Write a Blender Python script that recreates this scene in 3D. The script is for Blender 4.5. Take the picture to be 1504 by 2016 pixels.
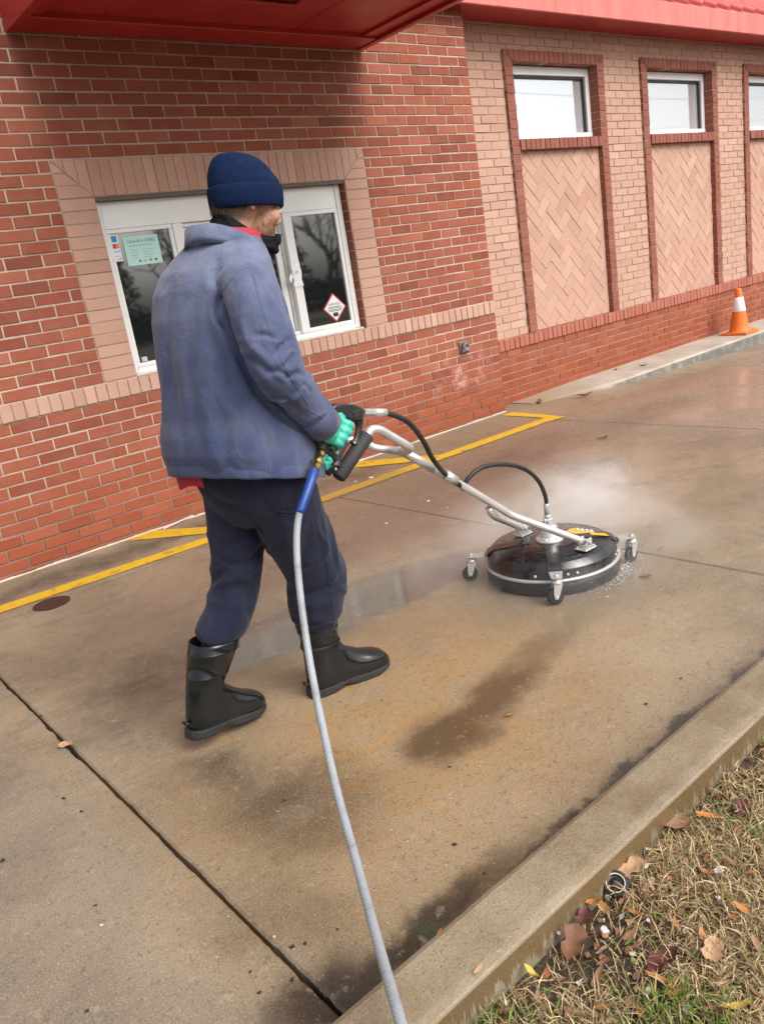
import bpy, bmesh, math, random
import numpy as np
from mathutils import Vector, Matrix, noise as mnoise
from mathutils.bvhtree import BVHTree
random.seed(7); rng = np.random.default_rng(7)
for o in list(bpy.data.objects): bpy.data.objects.remove(o)
SC = bpy.context.scene
COL = SC.collection
R = math.radians

# ---------------------------------------------------------------- camera
FPX = 1587.556                      # focal length in pixels of the 1504x2016 photograph
CR = np.array([[0.75166127, -0.64174572, -0.15220964],
               [0.29731474, 0.12369072, 0.94673362],
               [0.58873533, 0.75687716, -0.28377398]])   # rows: right, up, forward
CC = np.array([-5.16074, -4.69005, 1.31701])
cam = bpy.data.objects.new('camera', bpy.data.cameras.new('camera')); COL.objects.link(cam)
cam.data.sensor_fit = 'HORIZONTAL'; cam.data.sensor_width = 36; cam.data.lens = 36*FPX/1504
cam.data.clip_start = 0.05; cam.data.clip_end = 400
cam.matrix_world = Matrix(((CR[0][0], CR[1][0], -CR[2][0], CC[0]), (CR[0][1], CR[1][1], -CR[2][1], CC[1]),
                           (CR[0][2], CR[1][2], -CR[2][2], CC[2]), (0, 0, 0, 1)))
SC.camera = cam

# ---------------------------------------------------------------- light
SUN_EL, SUN_AZ = R(46), R(170)      # soft overcast light from behind and to the left of the camera
w = bpy.data.worlds.new('World'); SC.world = w; w.use_nodes = True
wt = w.node_tree; bg = wt.nodes['Background']
sky = wt.nodes.new('ShaderNodeTexSky'); sky.sky_type = 'NISHITA'; sky.sun_disc = False
sky.sun_elevation = SUN_EL; sky.sun_rotation = SUN_AZ; sky.air_density = 1.0; sky.dust_density = 5.0; sky.ozone_density = 1.0
hs = wt.nodes.new('ShaderNodeHueSaturation'); hs.inputs['Saturation'].default_value = 0.22
wt.links.new(sky.outputs[0], hs.inputs['Color']); wt.links.new(hs.outputs[0], bg.inputs[0])
bg.inputs[1].default_value = 0.15
sun = bpy.data.objects.new('sun', bpy.data.lights.new('sun', 'SUN')); COL.objects.link(sun)
sun.data.energy = 1.15; sun.data.angle = R(40); sun.data.color = (1.0, 0.95, 0.88)
sd = Vector((math.sin(SUN_AZ)*math.cos(SUN_EL), math.cos(SUN_AZ)*math.cos(SUN_EL), math.sin(SUN_EL)))
sun.rotation_euler = sd.to_track_quat('Z', 'Y').to_euler(); sun.location = (-6, -10, 12)
SC.view_settings.view_transform = 'Standard'; SC.view_settings.look = 'None'
SC.view_settings.gamma = 1; SC.view_settings.use_curve_mapping = False
SC.view_settings.exposure = 0.66
SC.render.engine = 'CYCLES'; SC.cycles.volume_bounces = 4

# ---------------------------------------------------------------- pixel helpers
def ray(u, v): return CR.T @ np.array([(u-752)/FPX, -(v-1008)/FPX, 1.0])
def onY(u, v, y): r = ray(u, v); return CC + r*((y-CC[1])/r[1])
def onZ(u, v, z=0.0): r = ray(u, v); return CC + r*((z-CC[2])/r[2])
def onD(u, v, d): return CC + ray(u, v)*d
def PX(P):
    q = (np.asarray(P, float)-CC) @ CR.T
    return np.stack([752+FPX*q[..., 0]/q[..., 2], 1008-FPX*q[..., 1]/q[..., 2]], -1)

# ---------------------------------------------------------------- scene helpers
def obj(name, me, mat=None, parent=None, smooth=False):
    if isinstance(me, tuple):
        m = bpy.data.meshes.new(name); m.from_pydata([tuple(map(float, v)) for v in me[0]], [], me[1]); m.update(); me = m
    elif isinstance(me, bmesh.types.BMesh):
        m = bpy.data.meshes.new(name); me.to_mesh(m); me.free(); me = m
    o = bpy.data.objects.new(name, me); COL.objects.link(o)
    if mat is not None and me is not None:
        me.materials.clear(); me.materials.append(mat)
    if parent is not None: o.parent = parent
    if smooth: me.polygons.foreach_set('use_smooth', [True]*len(me.polygons))
    return o
def tag(o, label=None, cat=None, group=None, kind=None):
    if label: o['label'] = label
    if cat: o['category'] = cat
    if group: o['group'] = group
    if kind: o['kind'] = kind
    return o
def empty(name, label=None, cat=None, group=None, kind=None):
    o = bpy.data.objects.new(name, None); COL.objects.link(o); o.empty_display_size = .1
    return tag(o, label, cat, group, kind)
class MB:                                   # collects geometry for one mesh
    def __init__(s): s.v = []; s.f = []
    def add(s, vf):
        n = len(s.v); s.v += [tuple(map(float, a)) for a in vf[0]]; s.f += [tuple(i+n for i in f) for f in vf[1]]; return s
    def box(s, x0, x1, y0, y1, z0, z1): return s.add(box(x0, x1, y0, y1, z0, z1))
    def build(s, name, mat, parent=None, smooth=False): return obj(name, (s.v, s.f), mat, parent, smooth)
def box(x0, x1, y0, y1, z0, z1):
    v = [(x, y, z) for z in (z0, z1) for y in (y0, y1) for x in (x0, x1)]
    return v, [(0, 2, 3, 1), (4, 5, 7, 6), (0, 1, 5, 4), (2, 6, 7, 3), (0, 4, 6, 2), (1, 3, 7, 5)]
def bevel_box(x0, x1, y0, y1, z0, z1, b=.004, seg=2):
    bm = bmesh.new(); v, f = box(x0, x1, y0, y1, z0, z1)
    vs = [bm.verts.new(a) for a in v]; [bm.faces.new([vs[i] for i in q]) for q in f]
    bmesh.ops.bevel(bm, geom=bm.edges[:], offset=b, segments=seg, affect='EDGES', profile=.5)
    return bm
def bm_vf(bm):
    bm.verts.index_update(); r = [v.co[:] for v in bm.verts], [tuple(v.index for v in f.verts) for f in bm.faces]; bm.free(); return r
def catmull(P, n=8):
    P = [np.array(q, float) for q in P]; P = [2*P[0]-P[1]]+P+[2*P[-1]-P[-2]]; out = []
    for i in range(1, len(P)-2):
        a, b, c, d = P[i-1:i+3]
        for k in range(n):
            t = k/n; out.append(.5*((2*b)+(c-a)*t+(2*a-5*b+4*c-d)*t*t+(3*b-a-3*c+d)*t**3))
    out.append(P[-2]); return np.array(out)
def tube(P, r, seg=12, cap=True, flat=None, up=None):
    """swept tube; r a number, list or function of 0..1; flat=(a,b) squashes the section"""
    P = np.array(P, float); n = len(P)
    rr = [r(i/(n-1)) for i in range(n)] if callable(r) else ([r]*n if np.isscalar(r) else list(np.interp(np.linspace(0, 1, n), np.linspace(0, 1, len(r)), r)))
    T = np.gradient(P, axis=0); T /= np.linalg.norm(T, axis=1)[:, None]+1e-12
    u = np.array(up if up is not None else (0, 0, 1.0)); u = u-T[0]*(u@T[0])
    if np.linalg.norm(u) < 1e-3: u = np.array((0, 1.0, 0))-T[0]*T[0][1]
    V = []; fa, fb = flat or (1, 1)
    for i in range(n):
        u = u-T[i]*(u@T[i]); u /= np.linalg.norm(u); s = np.cross(T[i], u)
        for k in range(seg):
            a = 2*math.pi*k/seg; V.append(P[i]+rr[i]*(fa*math.cos(a)*u+fb*math.sin(a)*s))
    Fs = [(i*seg+k, i*seg+(k+1) % seg, (i+1)*seg+(k+1) % seg, (i+1)*seg+k) for i in range(n-1) for k in range(seg)]
    if cap: Fs += [tuple(range(seg))[::-1], tuple((n-1)*seg+k for k in range(seg))]
    return V, Fs
def loft(rings, cap=True):
    n = len(rings[0]); V = [p for r in rings for p in r]
    Fs = [(i*n+k, i*n+(k+1) % n, (i+1)*n+(k+1) % n, (i+1)*n+k) for i in range(len(rings)-1) for k in range(n)]
    if cap: Fs += [tuple(range(n))[::-1], tuple((len(rings)-1)*n+k for k in range(n))]
    return V, Fs
def lathe(prof, c=(0, 0, 0), seg=48, axis=None, cap=True):
    """prof: (radius, height) pairs about +z at c; axis turns it"""
    M = Vector(axis).to_track_quat('Z', 'Y').to_matrix() if axis is not None else Matrix.Identity(3)
    V = []; Fs = []
    for r, h in prof:
        for k in range(seg):
            a = 2*math.pi*k/seg; q = M @ Vector((r*math.cos(a), r*math.sin(a), h)); V.append((q.x+c[0], q.y+c[1], q.z+c[2]))
    for i in range(len(prof)-1):
        for k in range(seg): Fs.append((i*seg+k, i*seg+(k+1) % seg, (i+1)*seg+(k+1) % seg, (i+1)*seg+k))
    if cap: Fs += [tuple(range(seg))[::-1], tuple((len(prof)-1)*seg+k for k in range(seg))]
    return V, Fs
def inset(poly, d):
    n = len(poly); out = []
    for i in range(n):
        a, b, c = np.array(poly[i-1]), np.array(poly[i]), np.array(poly[(i+1) % n])
        e1 = (b-a)/(np.linalg.norm(b-a)+1e-9); e2 = (c-b)/(np.linalg.norm(c-b)+1e-9)
        n1 = np.array((-e1[1], e1[0])); n2 = np.array((-e2[1], e2[0])); k = n1+n2; k = k/max(.35, (k@k)/2)
        out.append(b+k*d)
    return out
def prism(poly, y0, depth, ch=.0022):
    """ccw polygon in (x, z) seen from -y; front face at y0 with a small arris"""
    n = len(poly); q = inset(poly, ch)
    V = [(a, y0+depth, b) for a, b in poly]+[(a, y0+ch*.8, b) for a, b in poly]+[(a, y0, b) for a, b in q]
    F = [tuple(2*n+k for k in range(n))]
    for k in range(n):
        j = (k+1) % n; F += [(k, j, n+j, n+k), (n+k, n+j, 2*n+j, 2*n+k)]
    return V, F

# ---------------------------------------------------------------- material helpers
class NT:
    def __init__(s, name):
        s.m = bpy.data.materials.new(name); s.m.use_nodes = True; s.t = s.m.node_tree; s.b = s.t.nodes['Principled BSDF']; s.out = s.t.nodes['Material Output']
    def n(s, typ, ins=None, **kw):
        x = s.t.nodes.new('ShaderNode'+typ)
        for k, v in kw.items(): setattr(x, k, v)
        for k, v in (ins or {}).items():
            if isinstance(v, bpy.types.NodeSocket): s.t.links.new(v, x.inputs[k])
            else: x.inputs[k].default_value = v
        return x
    def math(s, op, a, b=0.0, c=0.0, clamp=False): return s.n('Math', {0: a, 1: b, 2: c}, operation=op, use_clamp=clamp).outputs[0]
    def mix(s, f, a, b, blend='MIX'):
        a = a if isinstance(a, bpy.types.NodeSocket) else (*a, 1)
        b = b if isinstance(b, bpy.types.NodeSocket) else (*b, 1)
        return s.n('Mix', {0: f, 6: a, 7: b}, data_type='RGBA', blend_type=blend).outputs[2]
    def noise(s, vec, sc, det=4, ro=.55, dist=0.0): return s.n('TexNoise', {'Vector': vec, 'Scale': sc, 'Detail': det, 'Roughness': ro, 'Distortion': dist}).outputs[0]
    def mr(s, v, a, b, c=0.0, d=1.0, smooth=True): return s.n('MapRange', {0: v, 1: a, 2: b, 3: c, 4: d}, interpolation_type='SMOOTHSTEP' if smooth else 'LINEAR').outputs[0]
    def pos(s): return s.n('NewGeometry').outputs['Position']
    def obco(s): return s.n('TexCoord').outputs['Object']
    def scale(s, vec, x, y, z, loc=(0, 0, 0), rot=(0, 0, 0)): return s.n('Mapping', {0: vec, 1: loc, 2: rot, 3: (x, y, z)}).outputs[0]
    def blob(s, vec, cx, cy, rx, ry, rot=0.0, soft=.6):
        """1 inside an ellipse on the ground plan, fading to 0 over the rim"""
        a = s.n('VectorMath', {0: vec, 1: (cx, cy, 0)}, operation='SUBTRACT').outputs[0]
        a = s.n('VectorRotate', {'Vector': a, 'Angle': -rot}, rotation_type='Z_AXIS').outputs[0]
        a = s.n('VectorMath', {0: a, 1: (1/rx, 1/ry, 0)}, operation='MULTIPLY').outputs[0]
        l = s.n('VectorMath', {0: a}, operation='LENGTH').outputs['Value']
        return s.mr(l, 1-soft, 1+soft*.5, 1, 0)
    def bump(s, h, strength=.3, dist=.002, prev=None):
        i = {'Height': h, 'Strength': strength, 'Distance': dist}
        if prev is not None: i['Normal'] = prev
        return s.n('Bump', i).outputs[0]
    def set(s, **kw):
        for k, v in kw.items():
            k = {'color': 'Base Color', 'rough': 'Roughness', 'metal': 'Metallic', 'normal': 'Normal', 'spec': 'Specular IOR Level', 'coat': 'Coat Weight', 'sheen': 'Sheen Weight',
                 'trans': 'Transmission Weight', 'ior': 'IOR', 'sss': 'Subsurface Weight', 'alpha': 'Alpha', 'coatr': 'Coat Roughness'}[k]
            if isinstance(v, bpy.types.NodeSocket): s.t.links.new(v, s.b.inputs[k])
            else: s.b.inputs[k].default_value = (*v, 1) if isinstance(v, tuple) else v
        return s.m
def simple(name, col, rough=.5, metal=0.0, var=.12, sc=30, bump=.0, spec=.5, coat=0.0):
    t = NT(name); p = t.obco(); f = t.noise(p, sc, 5)
    c = t.mix(f, tuple(x*(1-var) for x in col), tuple(min(1, x*(1+var)) for x in col))
    r = t.mr(t.noise(p, sc*.4, 3), .3, .7, max(.02, rough-.08), min(1, rough+.08))
    kw = dict(color=c, rough=r, metal=metal, spec=spec, coat=coat)
    if bump: kw['normal'] = t.bump(t.noise(p, sc*3, 4), bump, .002)
    return t.set(**kw)
def rnd_socket(t):
    a = t.n('ObjectInfo').outputs['Random']; b = t.n('Attribute', attribute_name='rnd').outputs['Fac']
    return t.math('FRACT', t.math('ADD', a, b))

def brick_mat(name, cols, grain=.5, wet=0.0, efflo=False):
    t = NT(name); p = t.pos(); r = rnd_socket(t)
    cr = t.n('ValToRGB', {0: r}); e = cr.color_ramp.elements
    while len(e) < len(cols): e.new(.5)
    for i, c in enumerate(cols): e[i].position = i/(len(cols)-1); e[i].color = (*c, 1)
    c = cr.outputs[0]
    f = t.noise(p, 160, 4, .7); c = t.mix(t.mr(f, .35, .75, 0, grain), c, t.mix(.5, c, (.05, .02, .015)), 'MIX')
    g = t.noise(p, 9, 4, .6); c = t.mix(t.mr(g, .35, .7, 0, .16), c, t.mix(.45, c, (.50, .36, .28)))
    vo = t.n('TexVoronoi', {'Vector': p, 'Scale': 95.0}).outputs['Distance']
    pits = t.mr(vo, .06, .16, 1, 0); c = t.mix(t.math('MULTIPLY', pits, .5), c, (.07, .025, .015))
    rough = .85
    if wet:
        z = t.n('SeparateXYZ', {0: p}).outputs[2]
        wz = t.math('ADD', z, t.math('MULTIPLY', t.noise(p, 1.8, 4), .5))
        wm = t.math('MULTIPLY', t.mr(wz, .35, .95, 1, 0), wet)
        c = t.mix(wm, c, t.mix(.55, c, (.26, .052, .014))); rough = t.mr(wm, 0, 1, .85, .5)
    if efflo:
        xz = t.n('SeparateXYZ', {0: p}); cmb = t.n('CombineXYZ', {0: xz.outputs[0], 1: xz.outputs[2]}).outputs[0]
        m = t.math('MULTIPLY', t.blob(cmb, -.45, .40, .34, .22, 0, .8), t.mr(t.noise(p, 7, 5, .65), .47, .66))
        m = t.math('MULTIPLY', m, t.mr(t.noise(p, 60, 3, .6), .3, .6, .3, .75)); c = t.mix(m, c, (.62, .36, .32))
        s2 = t.mr(t.noise(p, 26, 2, .5), .74, .80, 0, .7); zz = t.mr(xz.outputs[2], .1, .7, 1, 0)
        c = t.mix(t.math('MULTIPLY', s2, zz), c, (.62, .48, .42))
    h = t.math('ADD', t.math('MULTIPLY', f, .6), t.math('MULTIPLY', pits, -.8))
    return t.set(color=c, rough=rough, spec=.3, normal=t.bump(h, .45, .0025))
M = {}
M['brick'] = brick_mat('red_brick', [(.215, .056, .032), (.32, .090, .048), (.275, .074, .042), (.38, .122, .072)], .6, 1.0, True)
M['brick2'] = brick_mat('red_brick_side', [(.34, .105, .07), (.39, .13, .09), (.36, .12, .08), (.42, .15, .105)], .35, .3)
M['pale'] = brick_mat('pale_brick', [(.44, .255, .188), (.50, .305, .23), (.47, .28, .208), (.54, .335, .255)], .40)
M['frame_brick'] = brick_mat('dark_red_frame_brick', [(.225, .073, .05), (.26, .088, .06), (.245, .082, .058), (.285, .104, .072)], .35)
def mortar_mat(name, col, dark):
    t = NT(name); p = t.pos(); z = t.n('SeparateXYZ', {0: p}).outputs[2]
    c = t.mix(t.noise(p, 40, 5), tuple(x*.72 for x in col), tuple(min(1, x*1.12) for x in col)); c = t.mix(t.mr(t.noise(p, 6, 5, .7), .48, .7, 0, .6), c, tuple(x*.55 for x in col))
    wz = t.math('ADD', z, t.math('MULTIPLY', t.noise(p, 2.2, 4), .5)); c = t.mix(t.mr(wz, .3, 1.0, dark, 0), c, (.10, .06, .04))
    return t.set(color=c, rough=.95, spec=.2, normal=t.bump(t.noise(p, 220, 4), .6, .003))
M['mortar'] = mortar_mat('mortar', (.52, .42, .345), .8)
M['mortar2'] = mortar_mat('mortar_side', (.43, .31, .245), .25)
M['white_metal'] = simple('white_window_metal', (.72, .72, .71), .35, 0, .04, 12)
M['alu'] = simple('silver_painted_aluminium', (.62, .61, .59), .34, .6, .10, 30)
M['steel'] = simple('zinc_steel', (.55, .54, .52), .36, .55, .15, 80)
M['black_rubber'] = simple('black_rubber', (.018, .018, .019), .55, 0, .3, 60, .15)
M['black_plastic'] = simple('black_plastic', (.022, .022, .023), .42, 0, .25, 40, .1)
M['brass'] = simple('brass', (.62, .42, .16), .3, 1.0, .2, 90)
t = NT('red_painted_metal'); p = t.pos(); n = t.noise(t.scale(p, 1, 1, 6), 2.2, 5, .65); sc = t.noise(t.scale(p, 2.0, 30, 30), 3, 4, .7)
c = t.mix(t.mr(n, .3, .7), (.33, .018, .016), (.42, .030, .025)); c = t.mix(t.mr(t.noise(p, 9, 4, .7), .55, .75, 0, .35), c, (.24, .02, .018)); c = t.mix(t.mr(sc, .70, .74, 0, .5), c, (.50, .28, .25))
t.set(color=c, rough=t.mr(n, .3, .7, .3, .5), normal=t.bump(t.noise(p, 2.5, 3), .25, .02)); M['red_paint'] = t.m
t = NT('pale_coral_metal'); p = t.pos(); n = t.noise(t.scale(p, 3, 3, .6), 3, 5, .7); c = t.mix(t.mr(n, .3, .7), (.60, .135, .115), (.70, .19, .16)); c = t.mix(t.mr(t.noise(t.scale(p, 9, 9, .8), 2, 4, .7), .58, .75, 0, .3), c, (.40, .10, .085))
t.set(color=c, rough=.45, normal=t.bump(t.noise(p, 3, 3), .2, .01)); M['fascia'] = t.m  # roof-edge metal, coloured a paler coral than the canopy red
M['dark'] = simple('dark_interior', (.012, .012, .012), .8)
# ================================================================ building
B = .2032; CH = B/3; J = .0095; ZB = .94; D2 = .205
bld = tag(empty('restaurant_building'), 'red and pale brick restaurant building with pickup window and red canopy', 'building')
def area_px(poly, y):
    q = PX([(a, y, b) for a, b in poly]); x, yv = q[:, 0], q[:, 1]
    if x.max() < 0 or x.min() > 1504 or yv.max() < 0 or yv.min() > 2016: return 0.0
    return .5*abs(np.dot(x, np.roll(yv, 1))-np.dot(yv, np.roll(x, 1)))
MESHCACHE = {}
def lay(parent, name, mat, polys, y0, depth=.06, ch=.0022, limit=300, jit=.0016, cachekey=None):
    """bricks: the ones that show largest are objects of their own, the rest one joined part"""
    polys = sorted(polys, key=lambda q: -area_px(q, y0)); MBr = MB(); rn = []
    for i, q in enumerate(polys):
        a = np.array(q); c = (a.min(0)+a.max(0))/2; wv = a.max(0)-a.min(0)
        dy = random.uniform(-jit, jit)*1.5
        if i < limit and area_px(q, y0) > 30:
            key = (name, len(q), round(wv[0], 3), round(wv[1], 3), i % 5) if len(q) == 4 and cachekey else None
            if key not in MESHCACHE or key is None:
                loc = [(x-c[0]+random.uniform(-jit, jit), z-c[1]+random.uniform(-jit, jit)) for x, z in q]
                v, f = prism(loc, 0, depth, ch); me = bpy.data.meshes.new(name); me.from_pydata([tuple(map(float, t)) for t in v], [], f); me.update(); me.materials.append(mat)
                if key is not None: MESHCACHE[key] = me
            else: me = MESHCACHE[key]
            o = bpy.data.objects.new(name, me); COL.objects.link(o); o.parent = parent; o.location = (c[0], y0+dy, c[1])
            o.rotation_euler = (0, random.uniform(-.002, .002), 0)
        else:
            loc = [(x+random.uniform(-jit, jit), z+random.uniform(-jit, jit)) for x, z in q]
            v, f = prism(loc, y0+dy, depth, ch); MBr.add((v, f)); rn += [random.random()]*len(f)
    if MBr.f:
        o = MBr.build(name+'_field', mat, parent); o['kind'] = 'stuff'
        at = o.data.attributes.new('rnd', 'FLOAT', 'FACE'); at.data.foreach_set('value', rn)
def rect(x0, x1, z0, z1): return [(x0, z0), (x1, z0), (x1, z1), (x0, z1)]
def run_rows(x0, x1, rows, right_edge=None, holes=(), first_half=None):
    """running bond; rows = [(z0, half?)]; joints counted back from right_edge (or forward from x0)"""
    out = []
    for z0, half in rows:
        segs = [(x0, x1)]
        for hx0, hx1, hz0, hz1 in holes:
            if z0+CH*.5 > hz0 and z0+CH*.5 < hz1:
                segs = [s for a, b in segs for s in ((a, min(b, hx0)), (max(a, hx1), b)) if s[1]-s[0] > .02]
        edge = right_edge if right_edge is not None else x0
        off = (.477 if half else .977)*B
        for a, b in segs:
            k0 = math.floor((a-edge+off)/B)-1; xs = [edge-off+k*B for k in range(k0, k0+int((b-a)/B)+4)]
            cuts = [a-J/2]+[x for x in xs if a+.02 < x < b-.02]+[b+J/2]
            for p, q in zip(cuts, cuts[1:]):
                if q-p > .03: out.append(rect(p+J/2, q-J/2, z0+J/2, z0+CH-J/2))
    return out
# --- pickup bay (front plane y = 0)
WX0, WX1, WZ0, WZ1 = -3.18, -1.374, ZB, ZB+15*CH          # window opening
SX0, SX1, SZ1 = -3.385, -1.166, ZB+18*CH                    # pale surround
XL = -5.9; TOP = 3.10
bay = MB()
bay.box(XL, WX0-.0, .0045, .24, -.1, TOP); bay.box(WX1, 0-.004, .0045, .24, -.1, TOP)
bay.box(WX0, WX1, .0045, .24, WZ1, TOP); bay.box(WX0, WX1, .0045, .24, -.1, ZB-.02)
bayw = bay.build('bay_wall', M['mortar'], bld)
rows = [(ZB+k*CH, k % 2 == 0) for k in range(0, 32)]
polys = run_rows(XL, 0, rows, 0, [(SX0, SX1, ZB, SZ1)])
rows = [(ZB-1.5*CH-(i+1)*CH, i % 2 == 0) for i in range(0, 13)]
polys += run_rows(XL, 0, rows, 0)
lay(bayw, 'brick', M['brick'], polys, 0, cachekey=1)
# sill band of pale rowlock bricks, proud of the wall
n = int(-XL/.0677); pr = []
for i in range(n): pr.append(rect(-(i+1)*.0677+J*.35, -i*.0677-J*.35, ZB-1.5*CH+.004, ZB-.004))
bandw = MB().box(XL, -.006, -.004, .1, ZB-1.5*CH+.006, ZB-.007).build('sill_band', M['mortar2'], bld)
lay(bandw, 'rowlock_brick', M['pale'], pr, -.011, .08, cachekey=1)
# pale surround: header of soldiers with mitred corners, jambs of stretchers
sur = MB(); sur.box(SX0+.003, WX0+.002, .004, .2, ZB+.002, SZ1-.003); sur.box(WX1-.002, SX1-.003, .004, .2, ZB+.002, SZ1-.003); sur.box(WX0, WX1, .004, .2, WZ1+.002, SZ1-.003)
surw = sur.build('window_surround', M['mortar2'], bld); sp = []
hw = WX0-SX0; hh = SZ1-WZ1
def clip_half(poly, a, b):      # keep left of the line a->b
    out = []; f = lambda q: (b[0]-a[0])*(q[1]-a[1])-(b[1]-a[1])*(q[0]-a[0])
    for i in range(len(poly)):
        p, q = poly[i], poly[(i+1) % len(poly)]; fp, fq = f(p), f(q)
        if fp >= 0: out.append(p)
        if fp*fq < 0: t = fp/(fp-fq); out.append((p[0]+(q[0]-p[0])*t, p[1]+(q[1]-p[1])*t))
    return out
def poly_area(q): return .5*abs(sum(q[i-1][0]*q[i][1]-q[i][0]*q[i-1][1] for i in range(len(q))))
def mitred(x0, x1, wx0, wx1, z1, z0, pitch_h, pitch_v, zbot, out, left_only=False):
    g = .003
    nS = round((x1-x0)/pitch_h); ph = (x1-x0)/nS
    for i in range(nS):
        q = rect(x0+i*ph+J*.3, x0+(i+1)*ph-J*.3, z0+.002, z1-.002)
        q = clip_half(q, (x0+g*1.4, z1), (wx0+g*1.4, z0))
        if q: q = clip_half(q, (wx1-g*1.4, z0), (x1-g*1.4, z1))
        if q and len(q) > 2 and poly_area(q) > 2e-4: out.append(q)
    nz = round((z1-zbot)/pitch_v); pv = (z1-zbot)/nz
    for i in range(nz):
        za, zb_ = zbot+i*pv+J*.3, zbot+(i+1)*pv-J*.3
        q = clip_half(rect(x0+.002, wx0-.001, za, zb_), (wx0-g, z0), (x0-g, z1))
        if q and len(q) > 2 and poly_area(q) > 2e-4: out.append(q)
        q = clip_half(rect(wx1+.001, x1-.002, za, zb_), (x1+g, z1), (wx1+g, z0))
        if q and len(q) > 2 and poly_area(q) > 2e-4: out.append(q)
mitred(SX0+.004, SX1-.004, WX0, WX1, SZ1-.004, WZ1, .0677, CH, ZB+.003, sp)
lay(surw, 'surround_brick', M['pale'], sp, -.001, .09)
jb = []
for i in range(15): jb.append((ZB+i*CH+J*.4, ZB+(i+1)*CH-J*.4))
rv = MB().box(WX1-.0005, WX1+.05, .012, .2, ZB, WZ1).build('jamb_return', M['mortar2'], bld)
jm = None
for za, zb_ in jb:                                  # brick returns seen in the right-hand reveal
    o = MB().box(WX1-.003, WX1+.03, .011, .1, za, zb_).build('jamb_brick', M['brick'], rv)
MB().box(WX0-.03, WX1+.03, .008, .14, WZ1-.022, WZ1+.03).build('steel_lintel', simple('lintel_metal', (.10, .08, .065), .6), bld)
# pale smear of mortar along the foot of the walls
V = []; F = []
for i in range(240):
    x = XL+(0-XL)*i/239; h = .010+.008*mnoise.noise(Vector((x*7, 1, 0)))+.004*mnoise.noise(Vector((x*31, 2, 0))); V += [(x, -.0035, -.02), (x, -.0035, max(.002, h))]
    if i: F.append((2*i-2, 2*i, 2*i+1, 2*i-1))
obj('mortar_smear', (V, F), simple('pale_mortar_smear', (.55, .48, .41), .9, 0, .3, 60), bayw)
# --- pickup window
FY = .058
win = empty('pickup_window'); win.parent = bld
def bar(par, name, x0, x1, y0, y1, z0, z1, mat, b=.003): return obj(name, bevel_box(x0, x1, y0, y1, z0, z1, b, 1), mat, par)
fm = M['white_metal']
bar(win, 'header_panel', -3.135, -1.432, FY+.006, FY+.05, 1.783, 1.935, fm)
bar(win, 'frame', -3.168, -3.137, FY, FY+.09, .95, 1.945, fm); bar(win, 'frame', -1.43, -1.386, FY, FY+.09, .95, 1.945, fm)
bar(win, 'frame', -3.137, -1.43, FY+.002, FY+.09, .946, .984, fm); bar(win, 'frame', -3.137, -1.43, FY-.002, FY+.09, 1.936, 1.950, fm)
bar(win, 'caulk_strip', -3.181, -3.1685, FY+.004, FY+.08, .95, 1.945, simple('sealant', (.62, .60, .57), .8, 0, .2, 60))
bar(win, 'sill_flashing', -3.17, -1.38, FY-.03, FY, .936, .950, simple('sill_dirt', (.55, .52, .48), .7, 0, .3, 40))
t = NT('tinted_window_glass')
t.set(color=(.010, .012, .012), rough=.03, spec=1.0, ior=1.9)
M['glass'] = t.m
def sash(par, x0, x1, z0, z1, y, rail=.026, gl=True):
    bar(par, 'sash_rail', x0, x1, y, y+.035, z1-rail, z1, fm); bar(par, 'sash_rail', x0, x1, y, y+.035, z0, z0+rail, fm)
    bar(par, 'sash_rail', x0, x0+rail, y+.001, y+.034, z0+rail, z1-rail, fm); bar(par, 'sash_rail', x1-rail, x1, y+.001, y+.034, z0+rail, z1-rail, fm)
    return MB().box(x0+rail-.004, x1-rail+.004, y+.016, y+.022, z0+rail-.004, z1-rail+.004).build('pane', M['glass'], par)
sash(win, -3.137, -2.714, .985, 1.782, FY+.004, .024)
bar(win, 'mullion', -2.713, -2.645, FY-.002, FY+.085, .985, 1.782, fm); bar(win, 'mullion', -1.903, -1.858, FY-.002, FY+.085, .985, 1.782, fm)
bar(win, 'track', -2.644, -1.904, FY+.03, FY+.085, 1.758, 1.782, fm); bar(win, 'track', -2.644, -1.904, FY+.02, FY+.085, .985, 1.008, fm)
sash(win, -2.63, -2.27, 1.01, 1.757, FY+.04, .03); sash(win, -2.268, -1.925, 1.01, 1.757, FY+.05, .045)
bar(win, 'track', -1.924, -1.904, FY+.035, FY+.08, 1.009, 1.757, M['alu'])
sash(win, -1.857, -1.431, .985, 1.782, FY+.004, .027)
bar(win, 'latch_block', -3.10, -3.066, FY-.004, FY+.02, 1.012, 1.04, simple('clear_block', (.45, .52, .55), .2))
# dark room behind the panes
MB().box(-3.17, -1.39, .155, .17, .95, 1.94).build('dark_room_backing', M['dark'], win)
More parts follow.
